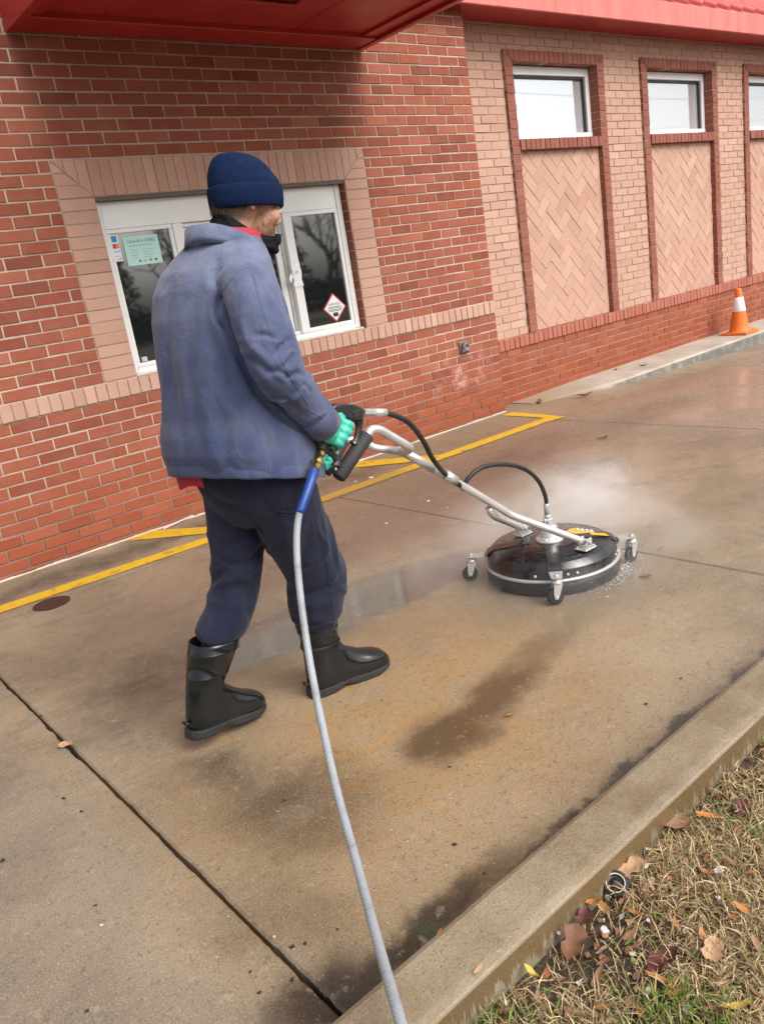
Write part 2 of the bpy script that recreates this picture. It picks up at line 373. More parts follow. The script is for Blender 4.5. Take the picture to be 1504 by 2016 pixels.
# --- recessed side wall (plane y = D2)
XR = 9.0
P1 = [(.645, 2.045), (2.665, 4.125), (4.73, 6.20), (6.80, 8.27)]     # brick-framed panels, outer edges
PZT, PZB = 2.905, ZB-5.5*CH                                             # top of frames, top of the base
PZB = .572; BANDH = .098
sw = MB(); xs = [.0]
holes = []
for a, b in P1: holes.append((a, b, PZB, PZT))
segx = [(-.0, P1[0][0])]+[(P1[i][1], P1[i+1][0]) for i in range(len(P1)-1)]+[(P1[-1][1], XR)]
for a, b in segx: sw.box(a, b, D2+.0055, D2+.2, PZB-.02, PZT)
sw.box(0, XR, D2+.0055, D2+.2, PZT, 3.2); 
side = sw.build('side_wall', M['mortar2'], bld)
rows = []; z = PZB+.002; i = 0
while z < 3.15: rows.append((z, i % 2 == 0)); z += CH; i += 1
lay(side, 'pale_brick', M['pale'], run_rows(.004, XR, rows, None, [(a-.004, b+.004, z0, z1) for a, b, z0, z1 in holes]), D2, limit=300, cachekey=1, ch=.0016)
base = MB().box(0, XR, D2-.004, D2+.2, -.3, PZB-BANDH).build('base_wall', M['mortar2'], bld)
rows = [(PZB-BANDH-(i+1)*CH, i % 2 == 0) for i in range(10)]
lay(base, 'brick', M['brick2'], run_rows(.004, XR, rows), D2-.010, limit=300, cachekey=1)
bnd = MB().box(0, XR, D2-.016, D2+.1, PZB-BANDH+.003, PZB-.004).build('base_band', M['mortar2'], bld)
pr = [rect(.006+i*.0677+J*.5, .006+(i+1)*.0677-J*.5, PZB-BANDH+.002, PZB-.002) for i in range(int(XR/.0677)-1)]
lay(bnd, 'rowlock_brick', M['brick2'], pr, D2-.026, .1, cachekey=1)
FWD = .105
WZT = 2.815; WZB = 2.205; SILLB = 2.118
tg = NT('sky_reflecting_glass'); tg.set(color=(.03, .035, .04), rough=.02, spec=1.0, metal=.62); tg.b.inputs['Base Color'].default_value = (.74, .77, .80, 1)
M['glass2'] = tg.m
def herring(x0, x1, z0, z1, W=.1016):
    out = []; s = math.sqrt(.5); g = .0024
    ox, oz = x0-.03, z0-.05; n = int(((x1-x0)+(z1-z0))/W*1.5)+6
    for i in range(-n, n):
        for j in range(-n, n):
            m = (i-j) % 4
            if m == 0: q = [(i, j), (i+2, j), (i+2, j+1), (i, j+1)]
            elif m == 3: q = [(i, j), (i+1, j), (i+1, j+2), (i, j+2)]
            else: continue
            q = [(a*W, b*W) for a, b in q]; cx = sum(a for a, _ in q)/4; cz = sum(b for _, b in q)/4
            q = [(a-math.copysign(g, a-cx), b-math.copysign(g, b-cz)) for a, b in q]
            q = [((a-b)*s+ox, (a+b)*s+oz) for a, b in q]
            X = [a for a, _ in q]; Z = [b for _, b in q]
            if max(X) < x0 or min(X) > x1 or max(Z) < z0 or min(Z) > z1: continue
            for a, b in (((x0, z1), (x0, z0)), ((x0, z0), (x1, z0)), ((x1, z0), (x1, z1)), ((x1, z1), (x0, z1))):
                q = clip_half(q, a, b)
                if len(q) < 3: break
            if len(q) > 2:
                r = [q[0]]
                for k in q[1:]:
                    if abs(k[0]-r[-1][0])+abs(k[1]-r[-1][1]) > .006: r.append(k)
                if len(r) > 2 and poly_area(r) > 6e-4: out.append(r)
    return out
for pi, (a, b) in enumerate(P1):
    pan = empty('panel_bay'); pan.parent = bld
    ia, ib = a+FWD, b-FWD
    # frame carcass: proud of the pale wall, reveals run back to the herringbone and the glass
    c = MB(); pf = D2-.022
    c.box(a+.002, ia-.003, pf+.006, D2+.16, PZB, PZT-.003); c.box(ib+.003, b-.002, pf+.006, D2+.16, PZB, PZT-.003); c.box(ia-.003, ib+.003, pf+.006, D2+.16, WZT+.003, PZT-.003)
    c.box(ia-.003, ib+.003, pf+.007, D2+.10, SILLB+.003, WZB-.004)
    c.build('frame_mortar', M['mortar2'], pan)
    fp = []; mitred(a, b, ia, ib, PZT, WZT, .0677, .0677, PZB+.002, fp); lay(pan, 'frame_brick', M['frame_brick'], fp, pf, .13, ch=.0018)
    ns = round((ib-ia)/.0677); pw = (ib-ia)/ns
    lay(pan, 'sill_brick', M['frame_brick'], [rect(ia+i*pw+J*.4, ia+(i+1)*pw-J*.4, SILLB, WZB) for i in range(ns)], pf-.012, .1, cachekey=1)
    MB().box(ia-.002, ib+.002, D2+.03, D2+.1, PZB, SILLB).build('panel_mortar', M['mortar2'], pan)
    lay(pan, 'herringbone_brick', M['pale'], herring(ia, ib, PZB+.003, SILLB-.002), D2+.026, .03, ch=.0016)
    # clerestory window set back in the frame
    cw = empty('clerestory_window'); cw.parent = bld
    y = D2+.075
    bar(cw, 'frame', ia, ib, y, y+.06, WZT-.075, WZT-.004, fm, .005); bar(cw, 'frame', ia, ib, y-.004, y+.06, WZB, WZB+.055, fm, .005)
    bar(cw, 'frame', ia, ia+.05, y+.001, y+.058, WZB+.055, WZT-.075, fm); bar(cw, 'frame', ib-.055, ib, y+.001, y+.058, WZB+.055, WZT-.075, fm)
    bar(cw, 'gasket', ia+.05, ib-.055, y+.02, y+.055, WZT-.095, WZT-.0755, M['black_plastic']); bar(cw, 'gasket', ib-.075, ib-.0555, y+.02, y+.055, WZB+.0555, WZT-.096, M['black_plastic'])
    MB().box(ia+.045, ib-.05, y+.045, y+.052, WZB+.05, WZT-.08).build('pane', M['glass2'], cw)
MB().box(.262, .266, D2-.0015, D2+.01, PZT-.0, 3.1).build('control_joint', simple('joint_sealant', (.45, .33, .27), .8), bld)
# --- roof edge over the side wall: fascia panels, soffit, ribbed metal roof
rf = empty('roof_edge'); rf.parent = bld
xs = [-1.0, .95, 3.95, 6.95, 9.95]; fz0, fz1, fy = 3.085, 3.275, -.15
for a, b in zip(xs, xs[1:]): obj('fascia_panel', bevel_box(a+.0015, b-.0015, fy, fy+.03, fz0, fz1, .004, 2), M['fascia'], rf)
MB().box(-1.0, 9.95, fy+.03, D2+.3, fz0+.012, fz0+.03).build('soffit', M['red_paint'], rf)
sl = math.radians(32); ry0 = fy+.004
v = [(-1, ry0, fz1+.002), (9.95, ry0, fz1+.002), (9.95, ry0+2.2*math.cos(sl), fz1+.002+2.2*math.sin(sl)), (-1, ry0+2.2*math.cos(sl), fz1+.002+2.2*math.sin(sl))]
obj('roof_sheet', (v+[(x, y, z-.01) for x, y, z in v], [(0, 1, 2, 3), (4, 7, 6, 5), (0, 4, 5, 1)]), simple('glossy_coral_roof_metal', (.66, .20, .17), .22, .25, .05, 3, 0, .8, .5), rf)
nr = 0; x = .1
while x < 9.9:
    q = [(x, ry0-.008+t*2.2*math.cos(sl), fz1+.014+t*2.2*math.sin(sl)) for t in (0, .02, .3, 1)]
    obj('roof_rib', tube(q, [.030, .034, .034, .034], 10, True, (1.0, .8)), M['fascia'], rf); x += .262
# --- red canopy over the pickup window
cp = empty('pickup_canopy'); cp.parent = bld
cx0, cx1, cyf, cz = -3.44, -1.045, -1.75, 2.772
rp = M['red_paint']
obj('side_fascia', bevel_box(cx0, cx0+.05, cyf, -.003, cz, 3.45, .004, 2), rp, cp); obj('side_fascia', bevel_box(cx1-.05, cx1, cyf, -.003, cz, 3.45, .004, 2), rp, cp)
obj('front_fascia', bevel_box(cx0+.051, cx1-.051, cyf, cyf+.05, cz+.001, 3.45, .004, 2), rp, cp)
obj('edge_channel', bevel_box(cx1-.165, cx1-.052, cyf+.051, -.2, cz+.022, cz+.2, .004, 1), rp, cp)
obj('edge_channel', bevel_box(cx0+.052, cx0+.12, cyf+.051, -.2, cz+.022, cz+.2, .004, 1), rp, cp)
obj('wall_strip', bevel_box(cx0+.052, cx1-.052, -.222, -.003, cz+.008, cz+.2, .004, 1), rp, cp)
for x_ in (-3.0, -1.75): bar(cp, 'panel_seam', x_-.003, x_+.003, cyf+.06, -.222, cz+.0365, cz+.042, rp, .001)
lx0, lx1, ly0, ly1 = -2.62, -2.02, -1.15, -.60
for x0, x1, y0, y1 in ((cx0+.12, lx0, cyf+.05, -.221), (lx1, cx1-.165, cyf+.05, -.221), (lx0, lx1, ly1, -.221), (lx0, lx1, cyf+.05, ly0)):
    MB().box(x0, x1, y0, y1, cz+.04, cz+.07).build('soffit_panel', rp, cp)
sf = [bar(cp, 'light_trim', x0, x1, y0, y1, cz+.028, cz+.05, rp) for x0, x1, y0, y1 in ((lx0-.03, lx1+.03, ly1-.0, ly1+.03), (lx0-.03, lx1+.03, ly0-.03, ly0), (lx0-.03, lx0, ly0, ly1), (lx1, lx1+.03, ly0, ly1))]
MB().box(lx0, lx1, ly0, ly1, cz+.075, cz+.085).build('light_lens', simple('lamp_lens', (.25, .25, .22), .12, .6), cp)
bar(cp, 'lamp', lx0+.1, lx1-.2, ly1-.12, ly1-.05, cz+.055, cz+.072, simple('lamp_tube', (.75, .72, .6), .3))
# --- capped pipe stub on the bay
ps = empty('pipe_stub'); ps.parent = bld; q = onY(912, 683, 0)
gz = simple('weathered_galvanised', (.20, .175, .15), .6, .5, .5, 70, .5)
obj('wall_plate', bevel_box(q[0]-.05, q[0]+.05, -.012, .0, q[2]-.05, q[2]+.05, .008, 2), gz, ps)
obj('outlet', lathe([(.036, 0), (.038, .03), (.034, .034), (.022, .036), (.018, .02)], (q[0], -.01, q[2]), 20, (0, -1, 0)), gz, ps, True)
obj('lug', bevel_box(q[0]-.045, q[0]-.02, -.04, -.012, q[2]-.04, q[2]-.01, .004, 1), gz, ps); obj('lug', bevel_box(q[0]+.02, q[0]+.043, -.035, -.012, q[2]-.042, q[2]-.015, .004, 1), gz, ps)
# ================================================================ ground
def g(x):                                     # the lane falls a little beyond the bay
    return -.036*max(0.0, x-.4) if x < 5 else -.036*4.6
def concrete(name):
    t = NT(name); p = t.pos()
    def warp(sc, am):
        dn = t.n('TexNoise', {'Vector': p, 'Scale': sc, 'Detail': 5.0, 'Roughness': .65}).outputs[1]
        return t.n('VectorMath', {0: t.n('VectorMath', {0: dn, 1: (.5, .5, .5)}, operation='SUBTRACT').outputs[0], 'Scale': am}, operation='SCALE').outputs[0]
    q = t.n('VectorMath', {0: p, 1: warp(2.6, .34)}, operation='ADD').outputs[0]
    qf = t.n('VectorMath', {0: p, 1: warp(8.0, .15)}, operation='ADD').outputs[0]
    n1 = t.noise(q, 1.3, 6, .65); n2 = t.noise(q, 5.0, 6, .7); n3 = t.noise(p, 45, 5, .75); n4 = t.noise(p, 190, 4, .8); n5 = t.noise(q, 14, 5, .75)
    bl = lambda *a, **k: t.blob(q, *a, **k)
    bf = lambda *a, **k: t.blob(qf, *a, **k)
    mul = lambda a, b: t.math('MULTIPLY', a, b)
    mx = lambda a, b: t.math('MAXIMUM', a, b)
    c = t.mix(t.mr(n1, .32, .68), (.150, .108, .064), (.235, .178, .114))
    c = t.mix(t.mr(n2, .48, .72, 0, .6), c, (.088, .060, .037)); c = t.mix(t.mr(n5, .56, .74, 0, .4), c, (.29, .225, .148))
    # rusty golden slab in front of the boots
    rust = mul(bl(-3.80, -3.02, 1.0, .66, .2, soft=.8), t.mr(n2, .28, .60, .3, 1)); c = t.mix(mul(rust, .8), c, (.270, .160, .058))
    c = t.mix(mul(mul(bl(-3.95, -2.98, .7, .5, 0, soft=.8), t.mr(n5, .52, .66)), .7), c, (.33, .145, .035))
    c = t.mix(mul(mul(bl(-3.2, -3.3, .8, .4, .1, soft=.8), t.mr(n1, .3, .6)), .6), c, (.285, .21, .132))
    # greyer slab at the left, browner lane by the wall, paler lane further on
    c = t.mix(mul(bl(-5.25, -2.9, .62, 1.3, 0, soft=.3), .55), c, (.225, .182, .134))
    c = t.mix(mul(bl(-2.2, -1.2, 2.4, .75, .05, soft=.7), .6), c, (.110, .082, .062)); c = t.mix(mul(bl(1.8, -1.9, 2.9, 1.7, .1, soft=.6), .6), c, (.215, .172, .138))
    for cx, cy, rx, ry, ro, st in ((-3.5, -.27, 1.5, .15, .02, .75), (-1.95, -.33, .4, .2, .03, .6), (-1.2, -1.15, .9, .3, .1, .5), (-4.28, -1.95, .34, .22, .6, .6), (-4.30, -2.98, .22, .30, .3, .75), (-4.37, -2.66, .10, .14, .5, .8), (-4.55, -3.25, .14, .2, 0, .4),
                                   (.2, -1.3, .8, .25, .1, .45), (1.6, -.75, 1.0, .2, .1, .35), (-4.98, -2.05, .3, .35, 0, .45), (-5.1, -3.25, .3, .4, 0, .35), (-3.2, -1.45, .5, .25, 0, .4), (-4.95, -2.6, .2, .16, .4, .4), (-.6, -2.2, .6, .35, .1, .3)):
        c = t.mix(mul(mul(bl(cx, cy, rx, ry, ro, soft=.85), t.mr(n2, .3, .55, .4, 1)), st), c, (.036, .024, .017))
    # broad dark smear running from the machine, grey washed path behind it, gutter water
    tail = mx(bf(-3.82, -3.11, .17, .15, .1, soft=.55), mx(bf(-3.58, -3.075, .32, .11, .15, soft=.65), mul(bf(-3.25, -3.0, .36, .09, .18, soft=.9), .65)))
    path = bf(-3.40, -2.07, .78, .23, -.11, soft=.22); ring = bl(-2.68, -2.6, .55, .48, 0, soft=.5)
    gut = mx(bf(-4.42, -3.585, .42, .060, .02, soft=.7), mx(bf(-4.62, -3.56, .13, .10, .1, soft=.7), bf(-3.5, -3.615, 1.0, .030, 0, soft=.8)))
    film = bf(-3.12, -3.54, .34, .085, .06, soft=.5)
    c = t.mix(mul(tail, .86), c, (.062, .035, .015)); c = t.mix(mul(path, .72), c, (.090, .077, .062)); c = t.mix(mul(ring, .45), c, (.12, .098, .076)); c = t.mix(mul(gut, .88), c, (.026, .018, .012))
    # aggregate flecks and pits
    c = t.mix(t.mr(n3, .52, .68, 0, .6), c, (.075, .052, .033)); c = t.mix(t.mr(t.noise(p, 24, 5, .75), .56, .70, 0, .45), c, (.33, .26, .175)); dry = t.mr(mx(tail, mx(gut, path)), 0, 1, 1, .25); c = t.mix(mul(t.mr(n4, .53, .68, 0, .7), dry), c, (.38, .305, .215)); c = t.mix(t.mr(n4, .32, .46, .85, 0), c, (.050, .034, .020))
    vo = t.n('TexVoronoi', {'Vector': p, 'Scale': 40.0, 'Randomness': 1.0}); fl = t.mr(vo.outputs['Distance'], .04, .11, 1, 0)
    sel = t.mr(t.n('SeparateColor', {0: vo.outputs['Color']}).outputs[0], .84, .86); c = t.mix(mul(mul(mul(fl, sel), .7), dry), c, (.50, .43, .34))
    # wetness
    farw = bl(-.4, -1.6, 4.4, 1.75, 0, soft=.5); damp = mul(farw, t.mr(n1, .30, .60, .35, 1)); front = mul(bl(-3.7, -3.0, 1.1, .8, 0, soft=.8), t.mr(n2, .35, .62))
    rough = t.mr(n2, .3, .7, .55, .78); rough = t.mr(front, 0, 1, rough, .34); rough = t.mr(damp, 0, 1, rough, .16); wet = mx(mx(path, ring), mx(tail, gut)); rough = t.mr(wet, 0, 1, rough, .22)
    strk = t.mr(t.noise(t.scale(qf, 5.0, 14.0, 1, rot=(0, 0, R(-8))), 2.2, 5, .7), .46, .60)
    shine = mx(mul(path, t.mr(t.math('MULTIPLY', strk, t.mr(n2, .35, .55)), 0, 1, .62, 1)), mx(mul(film, strk), mul(gut, .55))); rough = t.mr(shine, 0, .8, rough, .02)
    h = t.math('ADD', mul(n4, .55), mul(n3, .7)); flat = t.mr(mx(wet, mul(damp, .8)), 0, 1, 1, .22); flat = mul(flat, t.mr(shine, 0, .8, 1, .04)); rip = mul(t.noise(t.scale(p, 1.0, 2.5, 1), 22, 3, .6), mul(shine, .24))
    c = t.n('HueSaturation', {'Color': c, 'Value': 1.20, 'Saturation': .94}).outputs[0]
    return t.set(color=c, rough=rough, spec=.5, normal=t.bump(t.math('ADD', mul(h, flat), rip), .55, .003))
M['concrete'] = concrete('stained_concrete')
drv = MB()
drv.add(([(-40, -40, -.34), (60, -40, -.34), (60, 30, -.34), (-40, 30, -.34)], [(0, 1, 2, 3)]))
terrain = drv.build('ground', simple('far_ground', (.10, .085, .06), .95, 0, .3, 2)); tag(terrain, 'flat ground running out beyond the lane', 'ground', kind='structure')
dr = MB(); dr.box(-9, 12, -3.70, .25, -.30, -.215)
drive = dr.build('driveway', simple('joint_dirt', (.028, .020, .013), .95, 0, .4, 40, .5)); tag(drive, 'stained wet concrete drive-through lane of large slabs', 'driveway', kind='structure')
def slab(x0, x1, y0, y1, rough=(0, 0, 0, 0), step=.02, hgap=.004, top=0.0):
    """rough = chip size at the x0, x1, y0, y1 edges"""
    def edge(n, amp, seed):
        return [amp*max(0.0, mnoise.noise((i*.9, seed, 0))*.6+mnoise.noise((i*.21, seed+3, 0))*.9) for i in range(n)]
    nx = max(2, int((x1-x0)/.25))
    ny = max(2, int((y1-y0)/step)) if rough[0] or rough[1] else max(2, int((y1-y0)/.5))
    e0 = edge(ny+1, rough[0], x0*3.1); e1 = edge(ny+1, rough[1], x1*2.3+9)
    V = []; F = []
    for j in range(ny+1):
        y = y0+(y1-y0)*j/ny
        a, b = x0+hgap+e0[j], x1-hgap-e1[j]
        bv = .006
        xs_ = [a]+[a+bv]+[a+bv+(b-a-2*bv)*i/nx for i in range(1, nx)]+[b-bv, b]
        for i, x in enumerate(xs_):
            d = bv*.9 if i in (0, len(xs_)-1) else 0
            V.append((x, y, g(x)-d+top))
    w = nx+3
    for j in range(ny):
        for i in range(w-1): F.append((j*w+i, j*w+i+1, (j+1)*w+i+1, (j+1)*w+i))
    n = len(V); V += [(V[j*w][0], V[j*w][1], -.22) for j in range(ny+1)]+[(V[j*w+w-1][0], V[j*w+w-1][1], -.22) for j in range(ny+1)]
    for j in range(ny):
        F.append((j*w, (j+1)*w, n+j+1, n+j)); F.append((j*w+w-1, n+ny+1+j, n+ny+2+j, (j+1)*w+w-1))
    return obj('slab', (V, F), M['concrete'], drive)
JX = [-9, -6.9, -4.605, -2.335, -.2, 2.0, 4.2, 6.4, 12]
for i, (a, b) in enumerate(zip(JX, JX[1:])):
    slab(a, b, -3.72, -.655, ({2: .005, 3: .002}.get(i, 0), {1: .009, 2: .002}.get(i, 0), 0, 0), hgap=.0042 if i in (1, 2) else .003)
slab(-9, -.10, -.652, .03); slab(-.097, 12, -.652, .25)
# --- kerb and verge on the near side
def kerb_mat():
    t = NT('wet_kerb_concrete'); p = t.pos(); s = t.n('SeparateXYZ', {0: p})
    n1 = t.noise(p, 5, 5, .6); n4 = t.noise(p, 210, 4, .75)
    c = t.mix(t.mr(n1, .3, .7), (.145, .105, .062), (.235, .185, .122))
    c = t.mix(t.mr(n4, .55, .72, 0, .6), c, (.38, .315, .235)); c = t.mix(t.mr(n4, .32, .46, .8, 0), c, (.048, .033, .02))
    # water runs over the edge: brown drips over paler dry concrete
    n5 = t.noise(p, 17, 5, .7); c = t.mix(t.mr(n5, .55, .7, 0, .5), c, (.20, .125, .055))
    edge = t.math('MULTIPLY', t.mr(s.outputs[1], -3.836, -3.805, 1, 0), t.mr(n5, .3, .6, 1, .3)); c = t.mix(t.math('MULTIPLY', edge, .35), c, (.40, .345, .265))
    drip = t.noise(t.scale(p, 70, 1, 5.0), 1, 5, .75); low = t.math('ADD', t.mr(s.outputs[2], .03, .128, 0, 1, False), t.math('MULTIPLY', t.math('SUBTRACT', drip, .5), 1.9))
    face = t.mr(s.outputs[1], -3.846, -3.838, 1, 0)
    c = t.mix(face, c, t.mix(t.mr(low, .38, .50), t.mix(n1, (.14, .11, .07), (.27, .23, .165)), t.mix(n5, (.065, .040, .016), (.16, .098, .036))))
    c = t.n('HueSaturation', {'Color': c, 'Value': 1.22}).outputs[0]
    return t.set(color=c, rough=t.mr(n1, .3, .7, .22, .5), spec=.5, normal=t.bump(t.math('ADD', n4, t.noise(p, 60, 4, .7)), .6, .003))
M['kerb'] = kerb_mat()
kb = empty('kerb', None, None); tag(kb, 'low wet concrete kerb between the lane and the dry grass', 'kerb', kind='structure')
kx = [-9, -6.9, -4.69, -1.7, 1.3, 4.3, 8]
for a, b in zip(kx, kx[1:]):
    n = max(2, int((b-a)/.05)); rings = []
    for i in range(n+1):
        x = a+.003+(b-a-.006)*i/n; j = lambda s: .0018*mnoise.noise((x*9, s, 0)); o = .004*max(0, mnoise.noise((x*4, 5, 0)))
        rings.append([(x, -3.706+j(1), -.22), (x, -3.706+j(1), .108), (x, -3.712+j(2), .124), (x, -3.725, .130), (x, -3.822, .130+j(4)), (x, -3.839-j(5), .128), (x, -3.844+o, .122), (x, -3.846+o, -.2)])
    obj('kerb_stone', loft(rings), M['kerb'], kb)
# --- sidewalk strip with its kerb, along the side wall
def sw_mat():
    t = NT('pale_sidewalk_concrete'); p = t.pos(); n1 = t.noise(p, 2.5, 5, .6); n4 = t.noise(p, 250, 3, .7); s = t.n('SeparateXYZ', {0: p})
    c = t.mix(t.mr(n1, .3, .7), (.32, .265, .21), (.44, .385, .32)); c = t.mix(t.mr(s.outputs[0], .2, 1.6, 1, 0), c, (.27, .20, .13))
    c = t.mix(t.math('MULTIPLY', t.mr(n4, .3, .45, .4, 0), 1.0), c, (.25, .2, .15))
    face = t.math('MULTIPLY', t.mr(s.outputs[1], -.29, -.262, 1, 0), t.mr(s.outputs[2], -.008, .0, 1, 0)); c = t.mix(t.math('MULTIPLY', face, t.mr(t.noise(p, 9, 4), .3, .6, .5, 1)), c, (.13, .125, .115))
    return t.set(color=c, rough=.75, normal=t.bump(n4, .4, .003))
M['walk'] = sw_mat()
walk = empty('sidewalk'); tag(walk, 'narrow pale sidewalk with a worn kerb along the side wall', 'sidewalk', kind='structure')
wx = [.3, 2.2, 4.6, 7.0, 9.0]
for k, (a, b) in enumerate(zip(wx, wx[1:])):
    rings = []; n = 40
    for i in range(n+1):
        x = a+.002+(b-a-.004)*i/n; f = min(1, max(0, (x-.35)/1.0)); f = f*f*(3-2*f); ye = -.10-.185*f; top = .004+.012*f; rr = .003*mnoise.noise((x*7, 2, 1))
        rings.append([(x, D2+.01, -.25), (x, D2+.01, top+.004), (x, ye+.035, top), (x, ye+.012+rr, top-.004), (x, ye+rr, min(top-.006, top-.018*f-.002)), (x, ye-.012+rr, -.25)])
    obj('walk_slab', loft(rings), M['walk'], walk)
# --- yellow lane paint: long line with diagonal returns to the wall
def paint_mat():
    t = NT('worn_yellow_paint'); p = t.pos(); n = t.noise(p, 14, 5, .7); n2 = t.noise(p, 120, 4, .7)
    s = t.n('SeparateXYZ', {0: p}); c = t.mix(t.noise(p, 3, 3), (.52, .30, .012), (.60, .38, .022))
    old = t.blob(p, -2.15, -.55, .55, .35, 0, soft=.5)
    wear = t.math('MAXIMUM', t.mr(n, .54, .66, 0, .7), t.math('MULTIPLY', old, t.mr(n2, .35, .6, .25, .75)))
    c = t.mix(wear, c, (.20, .13, .06))
    return t.set(color=c, rough=.5, spec=.4, normal=t.bump(n2, .3, .002))
M['yellow'] = paint_mat()
def strip(P, wd, name='painted_line'):
    """flat painted strip along a polyline with slightly wavering edges"""
    P = np.array(P, float); V = []; F = []
    L = np.r_[0, np.cumsum(np.linalg.norm(np.diff(P, axis=0), axis=1))]; n = int(L[-1]/.04)+2
    q = np.stack([np.interp(np.linspace(0, L[-1], n), L, P[:, k]) for k in (0, 1)], 1); T = np.gradient(q, axis=0); T /= np.linalg.norm(T, axis=1)[:, None]
    for i in range(n):
        nn = np.array((-T[i][1], T[i][0])); a = wd/2+.003*mnoise.noise((i*.4, P[0][0], 0)); b = wd/2+.003*mnoise.noise((i*.4, P[0][0], 7))
        for s_ in (q[i]+nn*a, q[i]-nn*b): V.append((s_[0], s_[1], g(s_[0])+.004))
        if i: F.append((2*i-2, 2*i-1, 2*i+1, 2*i))
    return obj(name, (V, F), M['yellow'], drive)
strip([(-6.5, -.44), (-4.4, -.475), (-3.2, -.565), (-2.4, -.575), (-.9, -.60), (-.30, -.61)], .115)
def quad(P):
    return obj('painted_line', ([(x, y, .0045) for x, y in P], [tuple(range(len(P)))]), M['yellow'], drive)
quad([(-3.50, -.045), (-3.37, -.012), (-3.30, -.014), (-3.05, -.40), (-2.98, -.51), (-3.12, -.505)])
quad([(-1.83, -.10), (-1.72, -.02), (-1.66, -.02), (-1.40, -.40), (-1.33, -.538), (-1.49, -.535)])
quad([(-.148, -.075), (-.03, -.095), (-.06, -.45), (-.10, -.71), (-.30, -.669), (-.299, -.553), (-.165, -.55)])
# ================================================================ surface cleaner
scx, scy = -2.68, -2.60
sc_ = tag(empty('surface_cleaner'), 'round black surface cleaner on four casters with long aluminium handle and trigger gun', 'floor cleaner')
def deck_mat():
    t = NT('wet_black_deck'); p = t.pos(); n = t.noise(p, 30, 4, .6); d = t.n('TexVoronoi', {'Vector': p, 'Scale': 130.0}); dr_ = t.mr(d.outputs['Distance'], .12, .28, 1, 0)
    sel = t.mr(t.n('SeparateColor', {0: d.outputs['Color']}).outputs[0], .55, .6); dr_ = t.math('MULTIPLY', dr_, sel)
    c = t.mix(t.mr(n, .3, .7), (.008, .0075, .008), (.017, .014, .0145))
    return t.set(color=c, rough=t.mr(n, .3, .7, .16, .38), spec=.55, coat=.3, normal=t.bump(t.math('ADD', dr_, t.math('MULTIPLY', n, .25)), .5, .002))
M['deck'] = deck_mat()
obj('deck', lathe([(.24, .028), (.270, .030), (.272, .066), (.269, .070), (.267, .106), (.265, .110), (.242, .130), (.240, .132), (.17, .137), (.166, .139), (.08, .143), (.02, .144)], (scx, scy, 0), 96), M['deck'], sc_, True)
obj('skirt', lathe([(.262, .008), (.274, .007), (.276, .03), (.276, .060), (.27, .061)], (scx, scy, 0), 96), M['black_rubber'], sc_, True)
obj('steel_band', lathe([(.274, .060), (.279, .061), (.2795, .071), (.274, .072)], (scx, scy, 0), 96), M['steel'], sc_, True)
for a in (-128, -120, -70, -62, -155, -20):
    a = R(a); obj('band_bolt', lathe([(.006, 0), (.006, .004), (.003, .006)], (scx+.268*math.cos(a), scy+.268*math.sin(a), .088), 10, (math.cos(a), math.sin(a), 0)), M['steel'], sc_, True)
for k in range(4):
    a = R(225+90*k) + R((-3, 2, 0, 0)[k]); d = np.array((math.cos(a), math.sin(a), 0)); s = np.array((-d[1], d[0], 0)); c0 = np.array((scx, scy, 0))
    P = lambda r, h, w: c0+d*r+s*w+np.array((0, 0, h))
    def strap(prof, wd, th):
        rings = []
        for r, h, ww in prof: rings.append([P(r, h, -ww), P(r, h, ww), P(r, h+th, ww), P(r, h+th, -ww)])
        return loft(rings)
    obj('brace', strap([(.085, .1425, .026), (.165, .1385, .026), (.240, .1325, .027), (.262, .122, .027), (.2715, .108, .027), (.2725, .095, .027)], .026, .0035), M['deck'], sc_)
    ca = obj('caster', strap([(.272, .094, .027), (.280, .108, .027), (.30, .1085, .024), (.345, .1085, .021), (.352, .1085, .012)], .02, .004), M['steel'], sc_)
    q = P(.335, 0, 0); spin = R((150, 175, 120, 140)[k]); e = np.array((math.cos(spin), math.sin(spin), 0)); f = np.array((-e[1], e[0], 0))
    obj('bolt', lathe([(.009, .1125), (.009, .118), (.006, .121)], tuple(q), 12), M['steel'], ca, True)
    obj('swivel', lathe([(.010, .1085), (.008, .100), (.018, .098), (.021, .092), (.021, .086), (.017, .083)], tuple(q), 20), M['steel'], ca, True)
    wc = q+e*.012+np.array((0, 0, .033)); fk = MB()
    for sg in (-1, 1):
        pl = [(q+e*x+f*sg*.0155+np.array((0, 0, z))) for x, z in ((-.016, .087), (.018, .087), (.022, .05), (.020, .026), (.006, .026), (-.004, .05))]
        fk.add(([tuple(v) for v in pl]+[tuple(v+f*sg*.0025) for v in pl], [tuple(range(6)), tuple(range(6, 12))[::-1]]+[(i, (i+1) % 6, 6+(i+1) % 6, 6+i) for i in range(6)]))
    fk.build('fork', M['steel'], ca)
    obj('wheel', lathe([(.008, -.011), (.024, -.0115), (.031, -.009), (.033, -.004), (.033, .004), (.031, .009), (.024, .0115), (.008, .011)], tuple(wc), 28, tuple(f)), M['black_rubber'], ca, True)
    obj('axle', lathe([(.005, -.02), (.007, -.0195), (.007, .0195), (.005, .02)], tuple(wc), 12, tuple(f)), M['steel'], ca, True)
hub = obj('swivel_hub', lathe([(.058, .140), (.059, .150), (.055, .155), (.040, .158), (.037, .163), (.036, .200), (.032, .208), (.022, .211)], (scx, scy, 0), 36), M['alu'], sc_, True)
for k in range(6):
    a = R(60*k+20); obj('hub_bolt', lathe([(.006, .153), (.006, .158), (.004, .160)], (scx+.048*math.cos(a), scy+.048*math.sin(a), 0), 8), M['steel'], hub)
